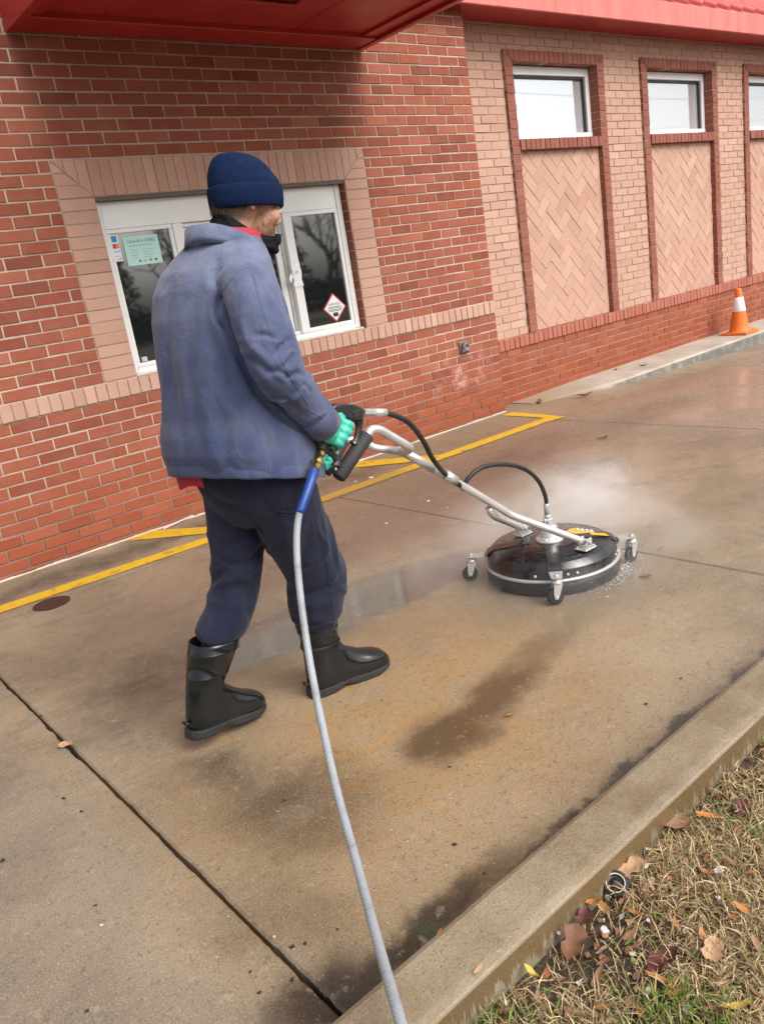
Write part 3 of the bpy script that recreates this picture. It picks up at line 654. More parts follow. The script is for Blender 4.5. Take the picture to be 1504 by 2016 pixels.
obj('elbow', bevel_box(scx-.017, scx+.017, scy-.017, scy+.017, .209, .238, .004, 1), M['steel'], hub); obj('nipple', bevel_box(scx-.029, scx-.012, scy-.008, scy+.008, .222, .24, .003, 1), M['steel'], hub)
obj('hose_fitting', lathe([(.010, .235), (.014, .24), (.014, .252), (.009, .254), (.012, .256), (.0125, .300), (.011, .302)], (scx, scy, 0), 12), M['steel'], hub, True)
SY = -2.61
def YP(pts): return [onY(u, v, y) for u, v, y in pts]
brR = np.array((-2.695, -2.79, .168)); brL = np.array((-2.673, -2.445, .168))
sh = YP([(795, 890, SY), (850, 921, SY), (930, 968, SY), (985, 1001, -2.615), (1012, 1016, -2.625)])+[brR*.5+onY(1012, 1016, -2.625)*.5, brR]
obj('shaft', tube(catmull(sh, 6), .0146, 16), M['alu'], sc_, True)
top = onY(962, 1001, -2.60)
obj('fork_arm', tube(catmull([top, onY(972, 1016, -2.585), brL*.55+onY(972, 1016, -2.585)*.45, brL], 5), .0135, 14), M['alu'], sc_, True)
for b in (brR, brL):
    br = obj('bracket', bevel_box(b[0]-.035, b[0]+.035, b[1]-.03, b[1]+.03, .1405, .147, .002, 1), M['steel'], sc_)
    for sg in (-1, 1): obj('lug', bevel_box(b[0]-.016, b[0]+.02, b[1]+sg*.019-.003, b[1]+sg*.019+.003, .147, .186, .003, 1), M['steel'], br)
    obj('pin', lathe([(.005, -.028), (.008, -.0275), (.008, -.024), (.005, -.0235), (.005, .0235), (.008, .024), (.008, .029)], (b[0], b[1], .17), 10, (0, 1, 0)), M['steel'], br, True)
    for ax, ay in ((-.026, -.02), (-.026, .02), (.027, -.02), (.027, .02)): obj('bolt', lathe([(.006, .147), (.006, .152), (.003, .154)], (b[0]+ax, b[1]+ay, 0), 8), M['steel'], br)
GY = -2.795
hb = YP([(793, 888, SY), (800, 888, SY-.05), (806, 885, -2.72), (806, 881, -2.77), (797, 875, GY), (760, 853, GY), (746, 846, GY), (734, 845, GY), (727, 850, GY), (722, 860, GY)])
obj('handlebar', tube(catmull(hb, 5), .0140, 16), M['alu'], sc_, True)
fb = [onY(795, 890, SY), onY(793, 888, SY)+np.array((.0, .06, .0)), onY(780, 884, SY)+np.array((-.01, .10, 0)), onY(720, 873, -2.50), onY(690, 866, -2.48), onY(676, 868, -2.475), onY(668, 884, -2.475)]
obj('handlebar', tube(catmull(fb, 5), .0140, 16), M['alu'], sc_, True)
obj('shaft', tube([onY(795, 890, SY), onY(852, 922, SY)], .0160, 16), M['alu'], sc_, True)
def foam():
    t = NT('foam_grip'); p = t.obco(); n = t.noise(p, 220, 3, .7); return t.set(color=t.mix(n, (.016, .016, .017), (.034, .034, .035)), rough=.7, normal=t.bump(n, .5, .002))
M['foam'] = foam()
gt, gb = onY(722, 858, GY), onY(667, 938, GY)
obj('grip', tube([gt+(gt-gb)*.02, gt, gt*.5+gb*.5, gb, gb-(gt-gb)*.03], [.019, .0225, .0225, .0225, .019], 20), M['foam'], sc_, True)
obj('grip', tube([onY(676, 868, -2.475), onY(640, 930, -2.475)], .0225, 16), M['foam'], sc_, True)
# clamp for the hose on the shaft
ca0, ca1 = onY(877, 934, SY-.012), onY(897, 947, SY-.012)
obj('hose_clamp', tube([ca0, ca1], .0185, 16, True), M['alu'], sc_, True)
for u, v in ((866, 937), (878, 944)):
    q = onY(u, v, SY-.0165); obj('rivet', lathe([(.004, 0), (.004, .003)], tuple(q), 8, (0, -1, 0)), M['steel'], sc_)
h1 = catmull(YP([(756, 812, GY), (778, 818, GY), (806, 833, -2.78), (832, 866, -2.75), (850, 900, -2.71), (866, 922, -2.66), (880, 936, SY-.014), (890, 943, SY-.014), (903, 953, SY-.01)]) +
             YP([(912, 963, SY+.02), (914, 955, -2.58), (925, 938, -2.59), (950, 920, -2.60), (990, 914, -2.60), (1030, 922, -2.60), (1058, 944, -2.60), (1072, 972, -2.60), (1077, 998, -2.60)]), 8)
obj('pressure_hose', tube(h1, .0088, 14), M['black_rubber'], sc_, True)
# trigger gun on the near grip
gun = obj('trigger_gun', prism([(q[0], q[2]) for q in (onY(u, v, GY-.02) for u, v in ((656, 812), (655, 804), (661, 797), (672, 794), (699, 796), (713, 802), (717, 808), (717, 827), (700, 828), (688, 824), (674, 818)))][::-1], GY-.02, .04, .004), M['black_plastic'], sc_)
me = gun.data
bm = bmesh.new(); bm.from_mesh(me); bmesh.ops.recalc_face_normals(bm, faces=bm.faces[:]); bm.to_mesh(me); bm.free()
for u, v, w_, h_ in ((672, 803, .016, .003), (676, 808, .018, .003), (680, 813, .016, .003)):
    q = onY(u, v, GY-.0205); obj('vent_slot', box(q[0]-w_/2, q[0]+w_/2, GY-.0215, GY-.019, q[2]-h_/2, q[2]+h_/2), M['dark'], gun)
q = onY(704, 814, GY-.0205); obj('name_plate', bevel_box(q[0]-.018, q[0]+.014, GY-.023, GY-.019, q[2]-.010, q[2]+.009, .002, 1), M['black_rubber'], gun)
for u, v in ((663, 805), (692, 799), (713, 808)):
    q = onY(u, v, GY-.0205); obj('screw', lathe([(.003, 0), (.003, .001)], tuple(q), 8, (0, -1, 0)), M['dark'], gun)
obj('gun_handle', tube(catmull(YP([(672, 815, GY), (662, 835, GY), (650, 858, GY), (640, 876, GY), (634, 888, GY)]), 5), [.019, .017, .017, .018, .016], 16, True, (1.2, .85)), M['black_plastic'], sc_, True)
obj('guard', tube(catmull(YP([(706, 826, GY), (707, 840, GY), (704, 856, GY), (702, 866, GY), (697, 876, GY)]), 5), [.016, .012, .011, .013, .019], 12, True, (1, .7)), M['black_plastic'], sc_, True)
obj('guard', tube(catmull(YP([(626, 862, GY), (634, 876, GY), (648, 888, GY), (659, 899, GY), (664, 908, GY), (662, 918, GY)]), 5), [.014, .013, .011, .011, .014, .019], 12, True, (1, .7)), M['black_plastic'], sc_, True)
obj('trigger', tube(catmull(YP([(696, 826, GY), (690, 845, GY), (676, 868, GY), (660, 888, GY)]), 5), [.006, .007, .007, .005], 10, True, (1, .9)), simple('red_trigger', (.5, .03, .02), .4), sc_, True)
for u, v in ((698, 871), (661, 923)):
    q = onY(u, v, GY-.024); obj('screw', lathe([(.004, 0), (.004, .0015)], tuple(q), 10, (0, -1, 0)), M['steel'], sc_)
o1, o2 = onY(716, 811, GY), onY(757, 812, GY)
L_ = lambda a, b, t: a+(b-a)*t
obj('outlet_fitting', tube([L_(o1, o2, t) for t in (0, .12, .13, .45, .46, .55, .56, 1)], [.011]*8 if 0 else .0105, 6), M['steel'], sc_)
obj('crimp', tube([L_(o1, o2, .5), L_(o1, o2, 1.05)], .0125, 14), M['alu'], sc_, True)
# decal: torn yellow emblem with pale lettering
dm = simple('yellow_decal', (.70, .40, .05), .5, 0, .2, 40); dw = simple('white_decal', (.70, .68, .62), .5)
def decal(poly, mat, name, h):
    return obj(name, ([(*onZ(u, v, h)[:2], h) for u, v in poly], [tuple(range(len(poly)))[::-1]]), mat, sc_)
decal([(1113, 1048), (1122, 1041), (1134, 1039), (1131, 1044), (1144, 1042), (1152, 1046), (1166, 1045), (1172, 1049), (1190, 1049), (1200, 1055), (1184, 1054), (1168, 1053), (1156, 1052), (1146, 1053), (1140, 1050), (1132, 1052), (1130, 1049), (1120, 1051)], dm, 'emblem', .1415)
for x0 in (1133, 1142, 1151, 1160): decal([(x0, 1040+(x0-1133)*.12), (x0+5, 1039.2+(x0-1133)*.12), (x0+9, 1043+(x0-1133)*.12), (x0+4, 1043.2+(x0-1133)*.12)], dw, 'emblem_letter', .1425)
# ---- supply hose held up from the gun towards the camera side
hz = tag(empty('supply_hose'), 'grey supply hose with brass coupling and blue sleeve running from the trigger gun', 'hose')
br = YP([(634, 886, GY), (626, 905, GY-.03), (618, 926, GY-.06)])
obj('coupling', tube([L_(br[0], br[2], t) for t in np.linspace(0, 1, 11)], [.011, .013, .013, .010, .010, .0155, .0155, .013, .0155, .0145, .0145], 14), M['brass'], hz)
def hd(u, v, d): return onD(u, v, d)
d0 = float((onY(618, 926, GY-.06)-CC) @ CR[2])
bl = [hd(620, 920, d0+.01), hd(612, 948, d0-.02), hd(600, 982, d0-.04), hd(590, 1010, d0-.05)]; d0 -= .05
obj('sleeve', tube(catmull(bl, 4), [.0125, .0145, .0135, .0125, .012], 14), simple('blue_vinyl', (.012, .05, .24), .4, 0, .1, 40), hz, True)
hp = [hd(592, 1002, d0), hd(586, 1030, d0), hd(584, 1075, d0-.01), hd(588, 1140, d0-.03), hd(598, 1225, d0-.06), hd(614, 1325, d0-.12), hd(637, 1440, d0-.22), hd(664, 1560, d0-.36), hd(702, 1700, d0-.54), hd(742, 1850, d0-.75), hd(788, 2012, d0-.95), hd(850, 2230, d0-1.1), hd(930, 2560, d0-1.2)]
e_ = hp[-1]; hp += [np.array((e_[0]-.1, e_[1]-.25, .25)), np.array((e_[0]-.35, e_[1]-.5, .07)), np.array((e_[0]-1.2, e_[1]-.7, .055))]
def hose_mat():
    t = NT('grey_hose'); p = t.pos(); w_ = t.n('TexWave', {'Vector': p, 'Scale': 60.0, 'Distortion': 3.0}).outputs[1]
    return t.set(color=t.mix(t.mr(t.noise(p, 16, 5, .7), .45, .7, 0, .55), t.mix(w_, (.25, .27, .29), (.33, .35, .375)), (.13, .115, .095)), rough=.5, normal=t.bump(w_, .15, .001))
obj('hose', tube(catmull(hp, 10), .0098, 16), hose_mat(), hz, True)
# ================================================================ person
per = tag(empty('person'), 'person in faded navy work jacket, beanie and black rubber boots pushing the floor cleaner', 'person')
per.location = (0, 0, 0)
AZ = R(14); FW = np.array((math.cos(AZ), math.sin(AZ), 0)); LF = np.array((-math.sin(AZ), math.cos(AZ), 0)); UP = np.array((0, 0, 1.0))
def sring(c, ax, ay, ra, rb, n=2.3, seg=40):
    out = []
    for k in range(seg):
        t_ = 2*math.pi*k/seg; a, b = math.cos(t_), math.sin(t_)
        out.append(np.array(c)+np.array(ax)*ra*math.copysign(abs(a)**(2/n), a)+np.array(ay)*rb*math.copysign(abs(b)**(2/n), b))
    return out
def remesh(parts, voxel, smooth=4, name='tmp', fac=.5):
    mb = MB()
    for q in parts: mb.add(q)
    me = bpy.data.meshes.new(name); me.from_pydata(mb.v, [], mb.f); me.update()
    bm = bmesh.new(); bm.from_mesh(me); bmesh.ops.recalc_face_normals(bm, faces=bm.faces[:]); bm.to_mesh(me); bm.free()
    o = bpy.data.objects.new(name, me); COL.objects.link(o)
    m = o.modifiers.new('r', 'REMESH'); m.mode = 'VOXEL'; m.voxel_size = voxel; m.use_smooth_shade = True
    if smooth: s = o.modifiers.new('s', 'SMOOTH'); s.iterations = smooth; s.factor = fac
    dg = bpy.context.evaluated_depsgraph_get(); r = bpy.data.meshes.new_from_object(o.evaluated_get(dg))
    bpy.data.objects.remove(o); return r
def arr(me):
    v = np.empty(len(me.vertices)*3); me.vertices.foreach_get('co', v); nn = np.empty(len(me.vertices)*3); me.vertex_normals.foreach_get('vector', nn)
    return v.reshape(-1, 3), nn.reshape(-1, 3)
def setco(me, v): me.vertices.foreach_set('co', v.ravel()); me.update()
def cast(bvh, pts, n=10):
    """photo pixels of a crease -> points on the cloth"""
    q = catmull([(u, v, 0) for u, v in pts], n) if len(pts) > 1 else np.array([(pts[0][0], pts[0][1], 0)]); out = []
    for u, v, _ in q:
        h = bvh.ray_cast(Vector(CC), Vector(ray(u, v)).normalized())
        if h[0] is not None: out.append((np.array(h[0]), np.array(h[1])))
    return out
def folds(me, lst):
    v, nn = arr(me); bvh = BVHTree.FromPolygons([tuple(p) for p in v], [tuple(p.vertices) for p in me.polygons]); disp = np.zeros(len(v))
    for pts, wd, dp in lst:
        c = cast(bvh, pts)
        if len(c) < 2: continue
        P = np.array([a for a, _ in c]); Nn = np.array([b for _, b in c])
        near = np.where((np.abs(v-P.mean(0)).max(1) < .6))[0]
        d2 = ((v[near][:, None, :]-P[None])**2).sum(2); i = d2.argmin(1); d = np.sqrt(d2[np.arange(len(near)), i])
        tap = np.sin(np.pi*np.clip((i+.8)/(len(P)+.6), 0, 1))**.5
        x = d/wd; f = dp*(1-.45*x*x)*np.exp(-x*x)*tap*((nn[near]*Nn[i]).sum(1) > -.2)
        disp[near] += f
    setco(me, v+nn*disp[:, None]); return me
def ridged(me, amp, sc, seed=0, ax=(1, 1, 1), mask=None):
    v, nn = arr(me); d = np.array([max(0.0, 1-abs(mnoise.noise(Vector((p[0]*sc*ax[0]+seed, p[1]*sc*ax[1], p[2]*sc*ax[2]))))*3.2)**2 for p in v])-.25
    if mask is not None: d *= mask(v)
    setco(me, v+nn*(d*amp)[:, None]); return me
def crumple(me, amp, sc, seed=0, ax=(1, 1, 1)):
    v, nn = arr(me); d = np.array([mnoise.noise(Vector((p[0]*sc*ax[0]+seed, p[1]*sc*ax[1], p[2]*sc*ax[2]))) for p in v]); setco(me, v+nn*(d*amp)[:, None]); return me
Z1 = lambda *q: [(250+x/2.735, 270+y/2.735) for x, y in q]
Z2 = lambda *q: [(300+x/2.735, 900+y/2.735) for x, y in q]
# ---------------------------------------------------------------- cloth materials
def cloth(name, base, worn, dirt, wear=.5, sc=6.0, weave=900):
    t = NT(name); p = t.obco(); n1 = t.noise(t.scale(p, 1, 1, .45), sc, 5, .6); n2 = t.noise(t.scale(p, 1, 1, .3), sc*3.2, 4, .65); n3 = t.noise(p, 260, 3, .6)
    c = t.mix(t.mr(n1, .35, .68, 0, wear), base, worn); c = t.mix(t.mr(n2, .52, .74, 0, .45), c, dirt); c = t.mix(t.mr(n3, .4, .7, 0, .25), c, tuple(x*1.5 for x in base))
    rd = t.math('POWER', t.math('SUBTRACT', 1.0, t.math('ABSOLUTE', t.math('MULTIPLY', t.math('SUBTRACT', t.noise(t.scale(p, 1, 1, .55), 17, 3, .5, .8), .5), 5.0)), clamp=True), 2.0)
    return t, c, p, t.bump(t.math('ADD', t.math('MULTIPLY', rd, 1.0), t.math('ADD', t.math('MULTIPLY', n2, .5), t.math('MULTIPLY', n3, .35))), .30, .004)
t, c, p, nb = cloth('faded_navy_cotton', (.040, .053, .118), (.102, .118, .200), (.135, .124, .126), .85)
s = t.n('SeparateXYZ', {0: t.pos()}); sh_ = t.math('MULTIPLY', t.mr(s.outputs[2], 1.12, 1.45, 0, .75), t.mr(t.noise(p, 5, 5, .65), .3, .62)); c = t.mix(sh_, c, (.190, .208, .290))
gr = t.math('MULTIPLY', t.mr(s.outputs[0], -3.98, -3.86), t.math('MULTIPLY', t.mr(s.outputs[2], .80, 1.02, 1, 0), t.mr(t.noise(p, 9, 4, .6), .35, .6))); c = t.mix(t.math('MULTIPLY', gr, .75), c, (.070, .062, .064))
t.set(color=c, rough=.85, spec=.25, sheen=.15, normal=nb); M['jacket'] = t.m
t, c, p, nb = cloth('navy_twill', (.0095, .012, .028), (.022, .025, .048), (.026, .024, .036), .7, 7)
t.set(color=c, rough=.88, spec=.2, sheen=.1, normal=nb); M['trouser'] = t.m
def knit(name, a, b, rib):
    t = NT(name); p = t.obco(); an = t.n('Math', {0: t.n('SeparateXYZ', {0: p}).outputs[0], 1: t.n('SeparateXYZ', {0: p}).outputs[1]}, operation='ARCTAN2').outputs[0]
    r_ = t.math('SINE', t.math('MULTIPLY', an, rib)); n = t.noise(p, 320, 3, .7); n2 = t.noise(p, 18, 4, .6)
    c = t.mix(t.mr(n, .3, .7), a, b); c = t.mix(t.mr(n2, .5, .75, 0, .4), c, tuple(x*1.5 for x in b)); fz = t.mr(t.noise(p, 95, 2, .5), .74, .78, 0, .5); c = t.mix(fz, c, (.22, .27, .38))
    return t.set(color=c, rough=.95, spec=.1, sheen=.0, normal=t.bump(t.math('ADD', t.math('MULTIPLY', r_, .35), n), .6, .003))
M['beanie'] = knit('navy_knit', (.0045, .010, .034), (.009, .020, .062), 150)
M['gaiter'] = simple('black_fleece', (.014, .013, .014), .95, 0, .4, 120, .4, .1)
M['red_shirt'] = simple('red_cotton', (.36, .035, .05), .85, 0, .15, 80, .2, .2)
t = NT('skin'); p = t.obco(); n = t.noise(p, 90, 4, .6); c = t.mix(n, (.46, .22, .15), (.56, .30, .21)); s = t.n('SeparateXYZ', {0: p})
t.set(color=c, rough=.5, sss=.08, normal=t.bump(n, .2, .001)); t.b.inputs['Subsurface Radius'].default_value = (.012, .005, .003); M['skin'] = t.m
t = NT('teal_rubber'); p = t.obco(); n = t.noise(p, 60, 4, .6); t.set(color=t.mix(n, (.035, .36, .275), (.075, .50, .39)), rough=.42, spec=.4, normal=t.bump(t.noise(p, 25, 4, .6), .5, .003)); M['glove'] = t.m
t = NT('wet_black_rubber'); p = t.obco(); n = t.noise(p, 12, 4, .6); d = t.noise(p, 150, 3, .7)
t.set(color=t.mix(n, (.005, .0055, .006), (.011, .012, .0125)), rough=t.mr(n, .35, .65, .06, .15), spec=.45, normal=t.bump(t.math('ADD', n, t.math('MULTIPLY', d, .12)), .22, .004)); M['boot'] = t.m
# ---------------------------------------------------------------- joints
NECK = np.array((-3.925, -2.605, 1.47)); HEAD = np.array((-3.850, -2.61, 1.556))
shR, elR, wrR = onY(483, 552, -2.785), onY(542, 724, -2.868), onY(640, 838, -2.822)
shL = np.array((-4.0, -2.475, 1.335)); elL = np.array((-3.90, -2.40, 1.08)); wrL = np.array((-3.66, -2.46, .87))
hipA, hipB = np.array((-4.015, -2.525, .80)), np.array((-3.985, -2.68, .80))
kneeA, kneeB = onY(466, 1140, -2.49), onY(618, 1120, -2.63)
topA, topB = onY(429, 1262, -2.515), onY(629, 1228, -2.605)
# ---------------------------------------------------------------- body (skin) : one continuous mesh
hd_az = R(-9); hf = np.array((math.cos(hd_az)*math.cos(R(-20)), math.sin(hd_az), math.sin(R(-20)))); hf /= np.linalg.norm(hf)
hl = np.cross(UP, hf); hl /= np.linalg.norm(hl); hu = np.cross(hf, hl)
H = lambda f, l, u: HEAD+hf*f+hl*l+hu*u
def ell(c, a, b, d, seg=20):
    rings = []
    for i in range(1, seg): th = math.pi*i/seg; rings.append([c-hu*d*math.cos(th)+hf*a*math.sin(th)*math.cos(f)+hl*b*math.sin(th)*math.sin(f) for f in np.linspace(0, 2*math.pi, 25)[:-1]])
    return loft(rings)
parts = [ell(H(-.005, 0, .025), .098, .076, .10), ell(H(.035, 0, -.045), .060, .056, .072), ell(H(.075, 0, -.075), .026, .030, .026)]
parts += [tube([H(.086, 0, .014), H(.100, 0, -.010), H(.107, 0, -.026)], [.007, .010, .010], 10), ell(H(.099, 0, -.029), .011, .014, .008, 10)]
for s_ in (-1, 1):
    parts += [ell(H(.068, s_*.036, -.02), .026, .022, .024, 10), tube([H(.086, s_*.012, .028), H(.082, s_*.045, .026)], .010, 8)]
    e0 = H(-.004, s_*.073, .0); parts.append(tube([e0+hu*.030+hf*.006, e0+hu*.032-hf*.012+hl*s_*.008, e0+hu*.008-hf*.018+hl*s_*.012, e0-hu*.020-hf*.006+hl*s_*.006, e0-hu*.030+hf*.004], [.006, .007, .007, .008, .006], 8)); parts.append(ell(e0-hf*.004, .016, .007, .026, 8))
parts += [tube([NECK-UP*.08-FW*.01, NECK+FW*.012, H(-.012, 0, -.04)], [.052, .048, .048], 20)]
def limb(P, r): return tube(catmull(P, 5), r, 16)
parts += [loft([sring((-4.0, -2.6, z), FW, LF, d, w_, 2.2, 28) for z, d, w_ in ((.78, .10, .14), (.9, .11, .14), (1.1, .10, .13), (1.28, .11, .15), (1.36, .09, .13), (1.42, .05, .07))])]
parts += [limb([shR+np.array((-.01, .10, -.06)), shR+np.array((0, .02, -.05)), elR, wrR, wrR+(wrR-elR)*.08], [.035, .035, .034, .025, .025]), limb([shL-np.array((0, .06, 0)), shL, elL, wrL, wrL+(wrL-elL)*.08], [.045, .045, .038, .025, .025])]
ftA = np.array((-4.28, -2.52, .15)); ftB = np.array((-3.867, -2.576, .12))
parts += [limb([hipA, kneeA, topA, ftA], [.075, .05, .03, .022]), limb([hipB, kneeB, topB, ftB], [.075, .05, .03, .022])]
parts += [limb([ftA, ftA+np.array((.012, .002, -.075)), ftA+np.array((.13, .023, -.105))], [.022, .02, .014]), limb([ftB, ftB+np.array((.012, -.002, -.075)), ftB+np.array((.14, -.021, -.085))], [.022, .02, .014])]
body = remesh(parts, .0055, 3, 'body'); bo = obj('body', body, M['skin'], per, True)
for s_ in (-1, 1):
    ey = obj('eye', lathe([(.0015, -.010), (.008, -.008), (.0115, 0), (.008, .008), (.0015, .0112)], tuple(H(.079, s_*.033, .006)), 16, tuple(hf+hl*s_*.15)), simple('eye_white', (.55, .52, .48), .15), bo, True)
    obj('brow', tube(catmull([H(.094, s_*.016, .030), H(.093, s_*.034, .034), H(.082, s_*.052, .027)], 4), [.003, .005, .002], 8), simple('fair_brow', (.16, .085, .035), .8), bo, True)
# beard: short strands over the jaw
bmh = MB(); v_, n_ = arr(body)
jaw = (v_-HEAD) @ np.stack([hf, hl, hu]).T
sel_ = np.where((jaw[:, 0] > .012) & (jaw[:, 2] < -.012) & (jaw[:, 2] > -.12) & (jaw[:, 0] < .11) & (np.abs(jaw[:, 1]) > .012) & ((jaw[:, 2] < -.035) | (np.abs(jaw[:, 0]-.026) < .017)))[0]
for i in rng.choice(sel_, min(9000, len(sel_)*4)):
    a = v_[i]+rng.normal(0, .002, 3); n = n_[i]; d = -hu*.9+n*.45-hf*.1+rng.normal(0, .3, 3); d /= np.linalg.norm(d); L0 = rng.uniform(.006, .014); s0 = np.cross(d, n); s0 /= np.linalg.norm(s0)+1e-9
    bmh.add(([a-s0*.00045, a+s0*.00045, a+d*L0+n*.001], [(0, 1, 2)]))
t = NT('ginger_beard'); n = t.noise(t.obco(), 140, 3); t.set(color=t.mix(n, (.12, .052, .018), (.36, .18, .065)), rough=.6)
obj('beard', (bmh.v, bmh.f), t.m, per)
bmh = MB()
for k in range(1500):     # cropped hair below the beanie
    th = rng.uniform(1.75, 4.55); u0 = rng.uniform(-.050, -.012); a = H(.0+.096*math.cos(th)-.006, .076*math.sin(th), u0)*1.0; n = hf*math.cos(th)+hl*math.sin(th); a = a-n*.012*(-u0/.06)
    d = -hu*.95+n*.15+rng.normal(0, .15, 3); d /= np.linalg.norm(d); s0 = np.cross(d, n); s0 /= np.linalg.norm(s0); bmh.add(([a-s0*.0005, a+s0*.0005, a+d*.014], [(0, 1, 2)]))
obj('hair', (bmh.v, bmh.f), simple('brown_hair', (.06, .038, .022), .6), per)
# ---------------------------------------------------------------- beanie
hc = lambda f, l, u: HEAD+hf2*f+LFH*l+hup*u
hf2 = np.array((math.cos(R(-8))*math.cos(R(-4)), math.sin(R(-8)), math.sin(R(-4)))); hf2 /= np.linalg.norm(hf2); LFH = np.cross(UP, hf2); LFH /= np.linalg.norm(LFH); hup = np.cross(hf2, LFH)
def hatring(u, a, b, sh=0.0, wob=0.0, seed=0):
    out = []
    for k in range(72):
        th = 2*math.pi*k/72; w_ = 1+wob*mnoise.noise(Vector((math.cos(th)*1.6+seed, math.sin(th)*1.6, u*14)))
        out.append(hc(.004+sh+a*.945*w_*math.cos(th), b*.96*w_*math.sin(th), u+.004))
    return out
prof = [(-.005, .100, .084, .0), (.018, .108, .091, .0), (.035, .110, .093, .0), (.048, .110, .093, .0), (.060, .104, .089, -.004), (.076, .096, .084, -.009), (.092, .086, .077, -.014), (.106, .073, .067, -.020), (.117, .058, .053, -.026), (.125, .038, .036, -.031), (.128, .016, .015, -.034)]
hat = loft([hatring(u, a, b, s_, .10 if u > .07 else .02) for u, a, b, s_ in prof])
hat = obj('beanie', hat, M['beanie'], per, True)
cf = [(-.018, .098, .083), (-.022, .107, .091), (-.018, .112, .095), (.0, .1145, .0975), (.020, .115, .098), (.034, .1145, .0975), (.039, .111, .094), (.036, .107, .090)]
obj('cuff', loft([hatring(u+.004*0, a, b, 0, .012, 4) for u, a, b in cf], False), M['beanie'], hat, True)
sub = hat.modifiers.new('s', 'SUBSURF'); sub.levels = 1; sub.render_levels = 1
# ---------------------------------------------------------------- gaiter, shirt collar, jacket collar
def neckring(t_, a, b, c=None, tilt=0.0, wob=0.0, seed=0, front=0.0):
    c0 = NECK+(H(.03, 0, -.085)-NECK)*t_ if c is None else c; out = []
    for k in range(64):
        th = 2*math.pi*k/64; cw, sw_ = math.cos(th), math.sin(th); wv = 1+wob*mnoise.noise(Vector((cw*2.2+seed, sw_*2.2, t_*9)))
        out.append(c0+FW*(a*cw*wv+front*max(0, cw)**2)+LF*(b*sw_*wv)+UP*(tilt*cw+.030*max(0, -cw)*min(1, max(0, t_))))
    return out
def gring(bk, fr, b, wob, seed, dip=.0):
    c0 = (bk+fr)/2; ax = (fr-bk)/2; out = []
    for k in range(72):
        th = 2*math.pi*k/72; cw, sw_ = math.cos(th), math.sin(th); wv = 1+wob*mnoise.noise(Vector((cw*2.4+seed, sw_*2.4, seed*.7)))
        out.append(c0+ax*cw*wv+hl*b*sw_*wv-UP*dip*sw_*sw_+UP*.006*wob*10*mnoise.noise(Vector((cw*3, sw_*3, seed+9))))
    return out
gr_ = [gring(NECK-FW*.080-UP*.06, NECK+FW*.09-UP*.07, .086, .03, 1), gring(NECK-FW*.080-UP*.01, NECK+FW*.105-UP*.045, .082, .06, 2), gring(H(-.088, 0, -.085), H(.100, 0, -.125), .079, .09, 3, .012), gring(H(-.090, 0, -.072), H(.114, 0, -.106), .078, .10, 4, .018), gring(H(-.089, 0, -.060), H(.106, 0, -.094), .077, .10, 5, .024), gring(H(-.090, 0, -.050), H(.118, 0, -.080), .077, .10, 6, .030), gring(H(-.090, 0, -.040), H(.112, 0, -.066), .0755, .08, 7, .036), gring(H(-.089, 0, -.034), H(.116, 0, -.056), .074, .08, 8, .040), gring(H(-.084, 0, -.038), H(.100, 0, -.060), .068, .05, 8, .042)]
ga = obj('neck_gaiter', loft(gr_, False), M['gaiter'], per, True); ga.modifiers.new('s', 'SUBSURF').render_levels = 1
cl_c = NECK+np.array((-.012, 0, -.004))
def collar(c, a, b, h, tilt, lean, thick, name, mat, a0=.35, fall=0.0, drop=0.0):
    """standing collar open at the front; a0 = half opening in radians"""
    V = []; n = 48; rows = [(0, 0), (.5, lean*.5), (1, lean), (1.02, lean+thick*.5), (1, lean+thick), (.5-fall, lean*.5+thick+fall*.02), (-.05-fall, thick+fall*.035)]
    for i in range(n+1):
        th = a0+(2*math.pi-2*a0)*i/n; cw, sw_ = math.cos(th), math.sin(th)
        for z, o in rows: V.append(c+FW*((a+o)*cw)+LF*((b+o)*sw_)+UP*(z*h+tilt*cw-drop*max(0, cw)+.003*mnoise.noise(Vector((th*2, z, 3)))))
    m = len(rows); F = [(i*m+k, i*m+k+1, (i+1)*m+k+1, (i+1)*m+k) for i in range(n) for k in range(m-1)]+[(i*m+m-1, i*m, (i+1)*m, (i+1)*m+m-1) for i in range(n)]+[tuple(range(m))[::-1], tuple(n*m+k for k in range(m))]
    return obj(name, (V, F), mat, per, True)
collar(cl_c+FW*.012-UP*.030, .088, .094, .044, -.016, .004, .004, 'shirt_collar', M['red_shirt'], .5, .15, .012)
collar(cl_c-UP*.040+FW*.0, .093, .101, .034, -.052, .002, .005, 'jacket_collar', M['jacket'], .75, .45, .05)
# ---------------------------------------------------------------- jacket
TR = [(.788, -4.010, .188, .246), (.83, -4.013, .192, .250), (.861, -4.016, .193, .251), (.923, -4.009, .190, .248), (1.0, -4.0, .181, .240), (1.09, -3.993, .172, .233), (1.171, -3.997, .163, .227), (1.275, -3.996, .152, .218), (1.345, -3.993, .136, .202), (1.395, -3.981, .117, .182), (1.430, -3.964, .099, .154), (1.455, -3.950, .088, .124), (1.472, -3.940, .080, .098)]
rings = []
for z, cx, d, w_ in TR:
    w_ -= .011*max(0, min(1, (1.42-z)/.1)); cy_ = -2.60+.011*max(0, min(1, (1.42-z)/.1)); r_ = sring((cx, cy_, z), FW, LF, d, w_, 2.4, 64)
    if z < 1.0: r_ = [q-UP*(.050*(1-(z-.788)/.212)*((q-np.array((cx, -2.6, z))) @ FW)/d-.012) for q in r_]
    rings.append(r_)
slR = tube(catmull([shR+np.array((-.02, .08, -.02)), shR+np.array((0, .005, -.012)), shR*.5+elR*.5+np.array((-.006, -.012, 0)), elR, elR*.5+wrR*.5, wrR], 6), [.040, .070, .074, .067, .055, .046], 32)
